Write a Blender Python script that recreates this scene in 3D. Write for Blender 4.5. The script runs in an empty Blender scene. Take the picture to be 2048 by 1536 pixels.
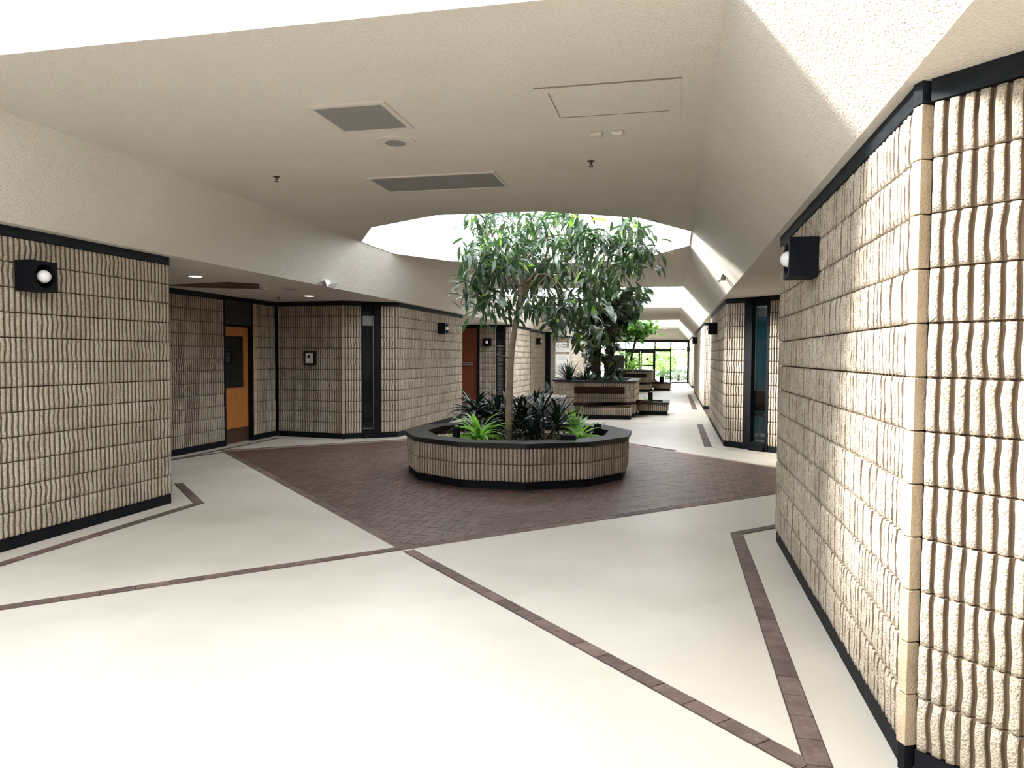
import bpy, math, random
from mathutils import Vector, Matrix
R = math.radians
random.seed(11)
SC = bpy.context.scene
COL = SC.collection

# ---------------------------------------------------------------- camera, sky, sun, exposure
def make_camera():
    pitch, yaw, roll = .0417, .2177, .005
    cp, sp, c, s = math.cos(pitch), math.sin(pitch), math.cos(yaw), math.sin(yaw)
    fw = Vector((-s*cp, c*cp, -sp)); r0 = Vector((c, s, 0)); u0 = r0.cross(fw)
    r = r0*math.cos(roll)+u0*math.sin(roll); u = -r0*math.sin(roll)+u0*math.cos(roll)
    cam = bpy.data.cameras.new('camera'); o = bpy.data.objects.new('camera', cam)
    o.matrix_world = Matrix((( r.x,u.x,-fw.x,0),(r.y,u.y,-fw.y,0),(r.z,u.z,-fw.z,1.55),(0,0,0,1)))
    cam.sensor_width = 36; cam.lens = 1463.5/2048*36; cam.shift_y = 4.8/2048
    cam.clip_start = .05; cam.clip_end = 400
    COL.objects.link(o); SC.camera = o
make_camera()
SKY_STRENGTH = 7.0
SUN_STRENGTH = 16.0
SUN_TRAVEL = Vector((1.65, .30, -1.0))
EXPOSURE = -0.12
w = bpy.data.worlds.new('sky'); SC.world = w; w.use_nodes = True
bg = w.node_tree.nodes['Background']
bg.inputs[0].default_value = (.90, .95, 1.0, 1); bg.inputs[1].default_value = SKY_STRENGTH
sl = bpy.data.lights.new('sun', 'SUN'); sl.energy = SUN_STRENGTH; sl.angle = R(10); sl.color = (1, .95, .86)
so = bpy.data.objects.new('sun', sl); so.rotation_euler = SUN_TRAVEL.to_track_quat('-Z', 'Y').to_euler(); so.location = (-20, -5, 14)
COL.objects.link(so)
SC.view_settings.view_transform = 'Standard'; SC.view_settings.look = 'None'
SC.view_settings.exposure = EXPOSURE; SC.view_settings.gamma = 1; SC.view_settings.use_curve_mapping = False
cy = SC.cycles
cy.max_bounces = 9; cy.diffuse_bounces = 7; cy.glossy_bounces = 3; cy.transmission_bounces = 4; cy.transparent_max_bounces = 8
cy.sample_clamp_indirect = 8; cy.caustics_reflective = False; cy.caustics_refractive = False
cy.use_denoising = True

# ---------------------------------------------------------------- materials
def new_mat(name, col, rough=.6, metal=0, spec=.5):
    m = bpy.data.materials.new(name); m.use_nodes = True
    b = m.node_tree.nodes['Principled BSDF']
    b.inputs['Base Color'].default_value = (*col, 1); b.inputs['Roughness'].default_value = rough
    b.inputs['Metallic'].default_value = metal; b.inputs['Specular IOR Level'].default_value = spec
    return m
def noisy(name, cols, scale, rough=.6, bump=0, bscale=None, spec=.5, metal=0, objvar=0, detail=6, stretch=None, speck=None, island=0):
    """base colour from a noise ramp, optional per-object value shift, speckles and bump"""
    m = new_mat(name, cols[0], rough, metal, spec); nt = m.node_tree; N = nt.nodes; L = nt.links; b = N['Principled BSDF']
    tc = N.new('ShaderNodeNewGeometry'); src = tc.outputs['Position']
    if stretch:
        mp = N.new('ShaderNodeMapping'); mp.inputs['Scale'].default_value = stretch; L.new(src, mp.inputs['Vector']); src = mp.outputs['Vector']
    n = N.new('ShaderNodeTexNoise'); n.inputs['Scale'].default_value = scale; n.inputs['Detail'].default_value = detail; L.new(src, n.inputs['Vector'])
    rp = N.new('ShaderNodeValToRGB'); e = rp.color_ramp.elements
    e[0].position = .3; e[1].position = .7; e[0].color = (*cols[0], 1); e[1].color = (*cols[-1], 1)
    if len(cols) == 3: x = e.new(.5); x.color = (*cols[1], 1)
    L.new(n.outputs['Fac'], rp.inputs['Fac']); out = rp.outputs['Color']
    if speck:
        v = N.new('ShaderNodeTexNoise'); v.inputs['Scale'].default_value = speck[0]; v.inputs['Detail'].default_value = 2; L.new(tc.outputs['Position'], v.inputs['Vector'])
        r2 = N.new('ShaderNodeValToRGB'); f = r2.color_ramp.elements; f[0].position = speck[1]; f[1].position = speck[1]+.06
        f[0].color = (speck[2],)*3+(1,); f[1].color = (1, 1, 1, 1); L.new(v.outputs['Fac'], r2.inputs['Fac'])
        mx = N.new('ShaderNodeMix'); mx.data_type = 'RGBA'; mx.blend_type = 'MULTIPLY'; mx.inputs['Factor'].default_value = 1
        L.new(out, mx.inputs['A']); L.new(r2.outputs['Color'], mx.inputs['B']); out = mx.outputs['Result']
    if objvar or island:
        oi = N.new('ShaderNodeObjectInfo'); add = N.new('ShaderNodeMath'); add.operation = 'ADD'
        L.new(oi.outputs['Random'], add.inputs[0]); add.inputs[1].default_value = 0
        if island: L.new(tc.outputs['Random Per Island'], add.inputs[1])
        fr = N.new('ShaderNodeMath'); fr.operation = 'FRACT'; L.new(add.outputs[0], fr.inputs[0])
        mr = N.new('ShaderNodeMapRange'); k = objvar or island
        mr.inputs['To Min'].default_value = 1-k; mr.inputs['To Max'].default_value = 1+k; L.new(fr.outputs[0], mr.inputs['Value'])
        hv = N.new('ShaderNodeHueSaturation'); L.new(mr.outputs[0], hv.inputs['Value']); L.new(out, hv.inputs['Color']); out = hv.outputs['Color']
    L.new(out, b.inputs['Base Color'])
    if bump:
        n2 = N.new('ShaderNodeTexNoise'); n2.inputs['Scale'].default_value = bscale or scale*4; n2.inputs['Detail'].default_value = 4; L.new(src, n2.inputs['Vector'])
        bp = N.new('ShaderNodeBump'); bp.inputs['Strength'].default_value = 1; bp.inputs['Distance'].default_value = bump
        L.new(n2.outputs['Fac'], bp.inputs['Height']); L.new(bp.outputs['Normal'], b.inputs['Normal'])
    return m
def leafmat(name, c1, c2, rough=.35, trans=.25, var=.35):
    m = noisy(name, [c1, c2], 9, rough=rough, island=var, spec=.6)
    nt = m.node_tree; b = nt.nodes['Principled BSDF']; out = nt.nodes['Material Output']
    t = nt.nodes.new('ShaderNodeBsdfTranslucent'); t.inputs[0].default_value = (c2[0]*1.6, c2[1]*1.9, c2[2]*1.0, 1)
    mx = nt.nodes.new('ShaderNodeMixShader'); mx.inputs[0].default_value = trans
    nt.links.new(b.outputs[0], mx.inputs[1]); nt.links.new(t.outputs[0], mx.inputs[2]); nt.links.new(mx.outputs[0], out.inputs[0])
    return m
M = {}
M['block'] = noisy('split_block', [(.47,.405,.32), (.57,.495,.405), (.645,.575,.485)], 3.2, rough=.95, bump=.016, bscale=110, objvar=.07, speck=(150, .42, .62), spec=.2)
M['groove'] = noisy('block_groove', [(.17,.128,.088), (.25,.19,.135)], 9, rough=.95, bump=.002, bscale=120, spec=.15)  # darker tone: smoother groove face, plus groove shade put into the colour
M['mortar'] = noisy('wall_mortar', [(.075,.058,.04), (.11,.085,.06)], 14, rough=.95, spec=.1)
M['corner'] = noisy('corner_block', [(.42,.33,.225), (.53,.43,.31)], 7, rough=.95, bump=.006, bscale=120, speck=(150, .38, .8), spec=.2)
M['black'] = noisy('black_paint', [(.004,.005,.007), (.008,.009,.012)], 6, rough=.6, spec=.10)
M['band'] = noisy('dark_band', [(.008,.011,.015), (.018,.022,.028)], 6, rough=.7, bump=.002, bscale=40, stretch=(1,1,6), spec=.15)
M['plaster'] = noisy('ceiling_plaster', [(.69,.645,.585), (.73,.69,.63)], 1.2, rough=.95, bump=.013, bscale=85, spec=.1)
M['well'] = noisy('well_plaster', [(.84,.84,.82), (.88,.88,.87)], 1.2, rough=.92, bump=.010, bscale=60, speck=(55, .36, .62), spec=.15)
M['slab'] = noisy('concrete_slab', [(.53,.49,.425), (.60,.56,.49), (.65,.612,.545)], .9, rough=.42, bump=.0008, bscale=18, speck=(26, .24, .9), spec=.4, detail=8)
M['joint'] = new_mat('slab_joint', (.22,.19,.16), .8)
M['brick'] = noisy('paver_brick', [(.088,.052,.043), (.130,.082,.066)], 7, rough=.45, bump=.0025, bscale=60, objvar=.0, island=.22, spec=.35)
M['strip'] = noisy('strip_brick', [(.105,.070,.060), (.165,.118,.10)], 9, rough=.65, bump=.004, bscale=70, island=.25, speck=(60, .36, 1.35), spec=.35)
M['brickmortar'] = noisy('paver_mortar', [(.33,.26,.21), (.42,.34,.28)], 8, rough=.8)
M['stripmortar'] = new_mat('strip_mortar', (.075,.055,.05), .85)
M['cap'] = noisy('black_cap', [(.006,.006,.007), (.012,.012,.013)], 10, rough=.4, bump=.001, bscale=30, spec=.3)
M['bench'] = noisy('bench_wood', [(.018,.007,.005), (.032,.012,.008)], 5, rough=.75, stretch=(1,12,12), spec=.12)
M['oak'] = noisy('oak_veneer', [(.36,.125,.028), (.48,.19,.05)], 6, rough=.4, stretch=(5,5,.6))
M['redwood'] = noisy('red_veneer', [(.17,.036,.014), (.23,.055,.022)], 6, rough=.45, stretch=(5,5,.6))
M['kick'] = new_mat('bronze_kick', (.12,.065,.04), .4, .6)
M['glass'] = new_mat('dark_glass', (.010,.012,.014), .06, 0, .6)
M['white'] = new_mat('white_plastic', (.74,.74,.72), .4)
M['offwhite'] = new_mat('painted_metal', (.62,.58,.52), .5)
M['grille'] = new_mat('grille_grey', (.24,.235,.225), .7)
M['dark'] = new_mat('dark_plastic', (.02,.02,.02), .5)
M['metal'] = new_mat('metal', (.5,.49,.47), .35, .9)
M['brass'] = new_mat('sprinkler_brass', (.12,.09,.06), .5, .7)
M['bulb'] = new_mat('milk_bulb', (.80,.81,.80), .15)
M['soil'] = noisy('soil', [(.02,.014,.010), (.05,.034,.024)], 25, rough=1, bump=.01, bscale=40)
M['pebble'] = noisy('pebbles', [(.34,.22,.13), (.55,.44,.34)], 30, rough=.7, island=.45)
M['bark'] = noisy('pale_bark', [(.24,.185,.135), (.36,.29,.22)], 12, rough=.9, bump=.006, bscale=60)
M['bark2'] = noisy('dark_bark', [(.03,.022,.016), (.06,.045,.03)], 12, rough=.95, bump=.006, bscale=60)
M['twig'] = noisy('twig_bark', [(.16,.115,.08), (.25,.18,.13)], 20, rough=.9)
M['leaf1'] = leafmat('long_leaf', (.028,.058,.034), (.060,.105,.060), .33, .20)
M['leaf1y'] = leafmat('young_leaf', (.13,.25,.04), (.22,.36,.07), .4, .4)
M['leaf2'] = leafmat('broad_leaf', (.012,.026,.014), (.032,.055,.024), .38, .12)
M['leaf2y'] = leafmat('yellow_leaf', (.20,.22,.05), (.30,.30,.09), .4, .3)
M['leaf3'] = leafmat('round_leaf', (.05,.13,.025), (.11,.24,.045), .4, .25)
M['darkstrap'] = leafmat('dark_strap', (.004,.012,.007), (.010,.024,.013), .5, .05)
M['teal'] = leafmat('grey_strap', (.03,.055,.045), (.06,.09,.075), .4, .1)
M['green'] = leafmat('bright_strap', (.14,.30,.05), (.26,.46,.10), .4, .35)
M['bag'] = new_mat('clear_bag', (.85,.86,.86), .18); M['bag'].node_tree.nodes['Principled BSDF'].inputs['Alpha'].default_value = .28
M['bin'] = new_mat('bin_body', (.12,.055,.035), .5)
M['teal_room'] = new_mat('teal_room_wall', (.05,.19,.25), .8)
M['room_floor'] = new_mat('room_floor', (.10,.16,.17), .7)
M['board'] = new_mat('sign_board', (.70,.69,.66), .5)
M['signtext'] = new_mat('sign_ink', (.04,.045,.05), .6)
M['signbar'] = new_mat('sign_bar', (.22,.15,.10), .6)
M['signgrey'] = new_mat('sign_grey_ink', (.22,.23,.24), .6)
M['screen'] = new_mat('dark_screen', (.008,.009,.012), .12)
M['grass'] = noisy('outside_ground', [(.60,.60,.48), (.74,.72,.62)], 1.5, rough=1)
M['hedge'] = leafmat('hedge_leaf', (.05,.10,.04), (.11,.18,.08), .6, .2)
M['bush'] = leafmat('bush_leaf', (.30,.42,.20), (.50,.60,.36), .7, .3)
M['palebark'] = noisy('white_bark', [(.55,.52,.46), (.70,.67,.60)], 6, rough=.9)
M['lamp'] = new_mat('downlight_lens', (.9,.85,.7), .4)
_b = M['lamp'].node_tree.nodes['Principled BSDF']; _b.inputs['Emission Color'].default_value = (1,.9,.72,1); _b.inputs['Emission Strength'].default_value = 2.2
# clear glazing for the far doors
gm = bpy.data.materials.new('clear_glazing'); gm.use_nodes = True; nt = gm.node_tree; nt.nodes.clear()
o_ = nt.nodes.new('ShaderNodeOutputMaterial'); mx = nt.nodes.new('ShaderNodeMixShader'); tr = nt.nodes.new('ShaderNodeBsdfTransparent'); gl = nt.nodes.new('ShaderNodeBsdfGlossy')
tr.inputs[0].default_value = (.93,.96,.95,1); gl.inputs['Roughness'].default_value = .02; mx.inputs[0].default_value = .06
nt.links.new(tr.outputs[0], mx.inputs[1]); nt.links.new(gl.outputs[0], mx.inputs[2]); nt.links.new(mx.outputs[0], o_.inputs[0]); M['clear'] = gm

# ---------------------------------------------------------------- mesh helpers
WORLD = {}      # world location of every parent (rotation is always zero for parents with world-space children)
class MB:
    def __init__(s): s.v = []; s.f = []; s.m = []
    def add(s, vs, fs, mi=0):
        b = len(s.v); s.v += [tuple(x) for x in vs]
        for f in fs: s.f.append(tuple(b+i for i in f)); s.m.append(mi)
    def box(s, c, d, a=0, mi=0, bev=0):
        """box centred c, full dims d, turned a about z"""
        hx, hy, hz = d[0]/2, d[1]/2, d[2]/2; ca, sa = math.cos(a), math.sin(a)
        if bev:
            pts = []
            for z, k in ((-hz, bev), (-hz+bev, 0), (hz-bev, 0), (hz, bev)):
                for x, y in ((-hx+k, -hy+k), (hx-k, -hy+k), (hx-k, hy-k), (-hx+k, hy-k)): pts.append((c[0]+x*ca-y*sa, c[1]+x*sa+y*ca, c[2]+z))
            fs = [(3,2,1,0), (12,13,14,15)]
            for k in range(3):
                for i in range(4): j = (i+1) % 4; fs.append((k*4+i, k*4+j, k*4+4+j, k*4+4+i))
            s.add(pts, fs, mi); return
        pts = [(c[0]+x*ca-y*sa, c[1]+x*sa+y*ca, c[2]+z) for z in (-hz, hz) for x, y in ((-hx,-hy), (hx,-hy), (hx,hy), (-hx,hy))]
        s.add(pts, [(3,2,1,0), (4,5,6,7), (0,1,5,4), (1,2,6,5), (2,3,7,6), (3,0,4,7)], mi)
    def prism(s, poly, z0, z1, mi=0):
        n = len(poly)
        s.add([(x, y, z0) for x, y in poly]+[(x, y, z1) for x, y in poly],
              [tuple(range(n-1, -1, -1)), tuple(range(n, 2*n))]+[(i, (i+1) % n, n+(i+1) % n, n+i) for i in range(n)], mi)
    def tube(s, path, rad, n=8, mi=0, cap=True):
        b = len(s.v); P = [Vector(p) for p in path]; rr = rad if isinstance(rad, (list, tuple)) else [rad]*len(P)
        up = Vector((.13, .97, .2))
        for i, p in enumerate(P):
            t = (P[min(i+1, len(P)-1)]-P[max(i-1, 0)]).normalized(); x = t.cross(up)
            if x.length < .05: x = t.cross(Vector((1, 0, 0)))
            x.normalize(); y = t.cross(x)
            for k in range(n):
                a = 2*math.pi*k/n; s.v.append(tuple(p+(x*math.cos(a)+y*math.sin(a))*rr[i]))
        for i in range(len(P)-1):
            for k in range(n): j = (k+1) % n; s.f.append((b+i*n+k, b+i*n+j, b+(i+1)*n+j, b+(i+1)*n+k)); s.m.append(mi)
        if cap:
            s.f.append(tuple(b+k for k in range(n-1, -1, -1))); s.m.append(mi)
            e = b+(len(P)-1)*n; s.f.append(tuple(e+k for k in range(n))); s.m.append(mi)
    def lathe(s, c, prof, n=20, mi=0, axis='z'):
        """profile of (radius, height) turned about an axis through c"""
        b = len(s.v)
        for r, h in prof:
            for k in range(n):
                a = 2*math.pi*k/n; x, y = r*math.cos(a), r*math.sin(a)
                p = {'z': (x, y, h), 'x': (h, x, y), '-x': (-h, x, -y)}[axis]; s.v.append((c[0]+p[0], c[1]+p[1], c[2]+p[2]))
        for i in range(len(prof)-1):
            for k in range(n): j = (k+1) % n; s.f.append((b+i*n+k, b+i*n+j, b+(i+1)*n+j, b+(i+1)*n+k)); s.m.append(mi)
        s.f.append(tuple(b+k for k in range(n-1, -1, -1))); s.m.append(mi)
        e = b+(len(prof)-1)*n; s.f.append(tuple(e+k for k in range(n))); s.m.append(mi)
    def mesh(s, name, mats, off=(0, 0, 0), smooth=False):
        me = bpy.data.meshes.new(name)
        me.from_pydata([(x-off[0], y-off[1], z-off[2]) for x, y, z in s.v], [], s.f)
        for m in (mats if isinstance(mats, (list, tuple)) else [mats]): me.materials.append(M[m] if isinstance(m, str) else m)
        if len(me.materials) > 1: me.polygons.foreach_set('material_index', s.m)
        if smooth: me.polygons.foreach_set('use_smooth', [True]*len(me.polygons))
        me.update(); return me
    def build(s, name, mats, parent=None, smooth=False, **kw):
        """link as ONE object; vertices are given in world space"""
        off = WORLD.get(parent.name, (0, 0, 0)) if parent else (0, 0, 0)
        o = bpy.data.objects.new(name, s.mesh(name, mats, off, smooth)); COL.objects.link(o)
        if parent: o.parent = parent; WORLD[o.name] = off
        for k, v in kw.items(): o[k] = v
        return o
def thing(name, label, cat, loc, group=None):
    o = bpy.data.objects.new(name, None); COL.objects.link(o); o.location = loc; o.empty_display_size = .1
    o['label'] = label; o['category'] = cat; WORLD[o.name] = tuple(loc)
    if group: o['group'] = group
    return o
def link(name, me, parent, loc=(0, 0, 0), rot=(0, 0, 0), scale=(1, 1, 1), **kw):
    o = bpy.data.objects.new(name, me); COL.objects.link(o); o.location = loc; o.rotation_euler = rot; o.scale = scale
    if parent: o.parent = parent
    for k, v in kw.items(): o[k] = v
    return o
def quick(name, fn, mat, parent=None, smooth=False, **kw):
    m = MB(); fn(m); return m.build(name, mat, parent, smooth, **kw)

# ---------------------------------------------------------------- dimensions of the hall (metres; y runs down the hall)
XL, XR = -5.08, .85            # faces of the block walls
ZB, CH = .10, .197             # base height and course height
ZT = ZB+12*CH                  # top of the blocks
ZS = 2.545                     # soffit
XSL, XSR = -4.965, .80         # soffit edges of the vault
XCL, XCR, ZC = -4.43, .205, 3.18   # creases and flat of the vault
WELL = 3.70                    # top of the skylight wells
Y0, Y1 = -5.0, 44.5

# ---------------------------------------------------------------- floor
fl = quick('floor', lambda m: m.add([(-11, Y0, 0), (6, Y0, 0), (6, Y1+.1, 0), (-11, Y1+.1, 0)], [(0, 1, 2, 3)]), 'slab', kind='structure')
def clip(poly, planes):
    for (nx, ny, d) in planes:      # keep nx*x+ny*y <= d
        out = []
        for i in range(len(poly)):
            a, b = poly[i], poly[(i+1) % len(poly)]; da, db = nx*a[0]+ny*a[1]-d, nx*b[0]+ny*b[1]-d
            if da <= 0: out.append(a)
            if (da < 0 < db) or (db < 0 < da): t = da/(da-db); out.append((a[0]+(b[0]-a[0])*t, a[1]+(b[1]-a[1])*t))
        poly = out
        if len(poly) < 3: return []
    return poly
def strip(A, B, wd, side, name='brick', blen=.205, individually=True, zt=.006, planes=None, parent=None):
    """a row of bricks laid end to end from A to B, wd wide on one side of the line, over a dark mortar bed"""
    A, B = Vector(A), Vector(B); L = (B-A).length; d = (B-A)/L; n = Vector((-d.y, d.x))*side; k = max(1, round(L/blen)); out = []
    bed = [tuple(A), tuple(B), tuple(B+n*wd), tuple(A+n*wd)]
    if planes: bed = clip(bed, planes)
    quick('mortar_bed', lambda m: m.prism(bed if side > 0 else bed[::-1], -.01, .0015), 'stripmortar', fl)
    joined = MB()
    for i in range(k):
        a, b = A+d*(L*i/k+.004), A+d*(L*(i+1)/k-.004)
        q = [tuple(a+n*.006), tuple(b+n*.006), tuple(b+n*(wd-.006)), tuple(a+n*(wd-.006))]
        if planes: q = clip(q, planes)
        if len(q) < 3: continue
        if side < 0: q = q[::-1]
        t = joined if not individually else MB(); t.prism(q, 0, zt+random.uniform(-.0008, .0008))
        if individually: t.build('brick', 'strip', fl)
    if not individually: joined.build('brick_row', 'strip', fl, kind='stuff')
# brick field: rectangle turned 45 degrees, x+y in [SL,SH], y-x in [DL,DH]
SL, SH, DL, DH = 3.33, 12.27, 7.53, 17.45
def sd(s, d): return ((s-d)/2, (s+d)/2)
q2 = math.sqrt(2)
inner = [(1, 1, SH-.1*q2), (-1, -1, -(SL+.1*q2)), (-1, 1, DH-.1*q2), (1, -1, -(DL+.1*q2))]
field = [sd(SL, DL), sd(SH, DL), sd(SH, DH), sd(SL, DH)]
field_right = [(1, 0, 2.98)]
field_c = clip(field, field_right)
quick('mortar_bed', lambda m: m.prism(field_c, -.01, .0025), 'brickmortar', fl)
bricks = []
bw, bl = .0995, .199; PC = (-2.03, 9.6)
for i in range(-60, 61):          # 90 degree herringbone: pairs stepped on the diagonal
    for j in range(-60, 61):
        ox = PC[0]+(i*1+j*2)*bw; oy = PC[1]+(i*1-j*2)*bw
        for (x0, y0, w_, h_) in ((ox, oy, bl, bw), (ox-bw, oy, bw, bl)):
            cx, cy = x0+w_/2, y0+h_/2
            if cx < -7.6 or cx > 3 or math.hypot(cx-PC[0], cy-PC[1]) < 1.36: continue
            g = .0035
            p = clip([(x0+g, y0+g), (x0+w_-g, y0+g), (x0+w_-g, y0+h_-g), (x0+g, y0+h_-g)], inner+field_right)
            if len(p) >= 3 and abs(sum(p[k][0]*p[(k+1) % len(p)][1]-p[(k+1) % len(p)][0]*p[k][1] for k in range(len(p))))/2 > .0006: bricks.append((math.hypot(cx, cy), p))
bricks.sort(key=lambda t: t[0])
rest = MB()
for k, (dd, p) in enumerate(bricks):
    t = MB() if k < 230 else rest; t.prism(p, 0, .0065+random.uniform(-.0008, .0008))
    if k < 230: t.build('brick', 'brick', fl)
rest.build('brick_paving', 'brick', fl, kind='stuff')
BW = .1
strip(sd(SL, DL), sd(SL, DH), BW, -1, individually=False)                      # border, lower left side
strip(sd(SL, DL), (2.9, DL+2.9), BW, 1, individually=False)                    # border, lower right side
strip(sd(SH, DH), sd(SH, 12.3), BW, 1, individually=False); strip(sd(SH, DH), sd(SL, DH), BW, -1, individually=False)
# bands that run on from the near corner of the field
cx0, cy0 = sd(SL, DL)
strip((cx0, cy0), (cx0-3.1, cy0-3.1), BW, -1)
strip((cx0+.03, cy0-.03), (.62, SL-.62), BW, 1, planes=[(1, 0, .51)])
strip((.505, 2.3), (.505, 6.66), .105, -1, blen=.2)
strip((.505, 6.66), (1.4, 7.55), .1, -1, individually=False)
strip((-4.76, .2), (-4.76, 6.70), .1, 1, blen=.2)
strip((-4.76, 6.70), (-5.74, 7.68), .1, 1)
strip((-7.2, 8.9), (-7.2, 12.35), .07, -1, individually=False)
strip((-6.92, 10.3), (-7.15, 9.3), .08, -1, individually=False)
strip((.53, 13.03), (.53, 17.2), .13, -1, individually=False); strip((.55, 22.1), (.55, 31), .14, -1, individually=False)
def joint(pts, wd=.012):
    m = MB()
    for a, b in zip(pts, pts[1:]):
        c = ((a[0]+b[0])/2, (a[1]+b[1])/2, .0006); m.box(c, (math.dist(a, b)+wd, wd, .0012), math.atan2(b[1]-a[1], b[0]-a[0]))
    m.build('slab_joint', 'joint', fl)
joint([(-7.3, 12.28), (-5.9, 12.26), (-4.95, 12.86), (-4.6, 13.1)]); joint([(.60, 12.98), (1.6, 12.0), (3, 10.6)]); joint([(-4.8, 17.2), (.85, 17.2)]); joint([(-4.8, 21.9), (.85, 22.0)])
joint([(-5.0, -1.0), (.85, -1.0)])
# brick floors of the second pair of alcoves
quick('alcove_paving', lambda m: [m.prism([(.86, 18.25), (2.5, 19.9), (2.5, 20.6), (.86, 22.2)], -.01, .005), m.prism([(-7.6, 19.9), (-5.06, 17.4), (-4.7, 22.5), (-7.6, 22.6)], -.01, .005)], 'brick', fl, kind='stuff')

# ---------------------------------------------------------------- ceiling: soffits, sloped sides, flats, wells
def ring(n, r, c, ph): return [(c[0]+r*math.cos(ph+2*math.pi*k/n), c[1]+r*math.sin(ph+2*math.pi*k/n)) for k in range(n)]
SK = (-2.112, 10.5); SKR = 2.385
hole = ring(12, SKR, SK, R(15))
S0, S2a, S2b, S3a, S3b = 3.37, 17.55, 24.75, 33.45, 41.25
m = MB()
def quad(m, a, b, c, d): m.add([a, b, c, d], [(0, 1, 2, 3)])
ZTK = .06
quad(m, (-11, Y0, ZS), (XSL, Y0, ZS), (XSL, Y1, ZS), (-11, Y1, ZS)); quad(m, (XSR, Y0, ZS), (6, Y0, ZS), (6, Y1, ZS), (XSR, Y1, ZS))
quad(m, (XSL, Y0, ZS), (XCL, Y0, ZC), (XCL, Y1, ZC), (XSL, Y1, ZS)); quad(m, (XCR, Y0, ZC), (XSR, Y0, ZS), (XSR, Y1, ZS), (XCR, Y1, ZC))
def flat(y0, y1): quad(m, (XCL, y0, ZC), (XCR, y0, ZC), (XCR, y1, ZC), (XCL, y1, ZC))
flat(Y0, -3.9); flat(S2b, S3a); flat(S3b, Y1)
# flat with the twelve-sided opening, as two concave halves
hr = [hole[k] for k in (9, 10, 11, 0, 1, 2)]   # right side, from bottom to top
hl = [hole[k] for k in (3, 4, 5, 6, 7, 8)]     # left side, from top to bottom
mid = SK[0]; yb = SK[1]-SKR*math.cos(R(15)); yt = SK[1]+SKR*math.cos(R(15))
pr = [(mid, S0), (XCR, S0), (XCR, S2a), (mid, S2a), (mid, yt)]+hr[::-1]+[(mid, yb)]
pl = [(mid, S2a), (XCL, S2a), (XCL, S0), (mid, S0), (mid, yb)]+hl[::-1]+[(mid, yt)]
for p in (pr, pl): m.add([(x, y, ZC) for x, y in p], [tuple(range(len(p)))])
m.build('ceiling', 'plaster', kind='structure')
def well(poly, name):
    m = MB(); n = len(poly)
    m.add([(x, y, ZC) for x, y in poly]+[(x, y, WELL) for x, y in poly], [(i, (i+1) % n, n+(i+1) % n, n+i) for i in range(n)])
    m.build(name, 'well', kind='structure')
well([(XCL, -3.9), (XCR, -3.9), (XCR, S0), (XCL, S0)], 'ceiling_skylight_well')
well(hole, 'ceiling_skylight_well')
well([(XCL, S2a), (XCR, S2a), (XCR, S2b), (XCL, S2b)], 'ceiling_skylight_well')
well([(XCL, S3a), (XCR, S3a), (XCR, S3b), (XCL, S3b)], 'ceiling_skylight_well')
# closing walls outside the picture, so that no stray sky light enters
quick('wall_outer', lambda m: [m.box((-2.5, Y0-.1, 1.6), (17, .2, 3.4)), m.box((-11, 20, 1.3), (.2, 50, 2.7)), m.box((6, 20, 1.3), (.2, 50, 2.7))], 'plaster', kind='structure')

# ---------------------------------------------------------------- split-rib block walls
GD = .024
_bm = {}
def block_mesh(nr, seed, rows=7):
    if (nr, seed, rows) in _bm: return _bm[(nr, seed, rows)]
    rnd = random.Random(nr*97+seed*13+rows); p = .05; h = CH-.009; amp = (.0012, .002, .0035, .0055)[seed % 4]
    V = []; prof_m = []; mb = MB(); prev = None
    offs = []; ph = rnd.uniform(0, 6.28); ca_ = (.0015, .003, .0055, .0075)[seed % 4]; common = [ca_*math.sin(ph+j/rows*(4+seed % 3*1.5)) for j in range(rows+1)]
    for i in range(nr+1):      # one wander per groove
        a = 0; o = []
        for j in range(rows+1): a = a*.5+rnd.uniform(-amp, amp)*.6; o.append((a+common[j])*min(1, i*.6, (nr-i)*.6))
        offs.append(o)
    cols = []
    for i in range(nr):
        ht = rnd.uniform(-.003, .003)
        for k, (u, d) in enumerate(((0, -GD), (.0080, -GD+.001), (.0090, -.0045), (.0155, -.0005), (.0345, -.0005), (.0410, -.0045), (.0420, -GD+.001))):
            cols.append((i, u, d, ht if 2 <= k <= 5 else 0, k))
    cols.append((nr, 0, -GD, 0, 0)); nc = len(cols)
    for j in range(rows+1):
        z = .0045+h*j/rows
        for (i, u, d, ht, k) in cols:
            t = u/.05; o = offs[i][j]*(1-t)+(offs[i+1][j]*t if i < nr else 0)
            r = rnd.uniform(-.0018, .0018) if 2 <= k <= 5 else 0
            edge = -.003 if (j in (0, rows) and 2 <= k <= 5) else 0
            V.append((i*p+u+o, d+ht+r+edge, z))
    F = []; MI = []
    for j in range(rows):
        for c in range(nc-1):
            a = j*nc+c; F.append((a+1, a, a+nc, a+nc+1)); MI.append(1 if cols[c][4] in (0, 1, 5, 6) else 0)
    b = len(V); V += [(x, -GD-.006, z) for x, y, z in V[:nc]]+[(x, -GD-.006, z) for x, y, z in V[rows*nc:rows*nc+nc]]
    for c in range(nc-1):
        F.append((c, c+1, b+c+1, b+c)); MI.append(0); t = rows*nc+c; F.append((t+1, t, b+nc+c, b+nc+c+1)); MI.append(0)
    mb.v = V; mb.f = F; mb.m = MI
    me = mb.mesh('split_rib_block', ['block', 'groove']); me.polygons.foreach_set('use_smooth', [mi == 0 and rows > 3 for mi in MI]); _bm[(nr, seed, rows)] = me; return me
NVAR = 10
def course(N, off):
    """rib counts of the blocks in one course"""
    out = []; u = 0
    if off and N > 4: out.append(4); u = 4
    while u < N: k = min(8, N-u); out.append(k); u += k
    return out
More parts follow.
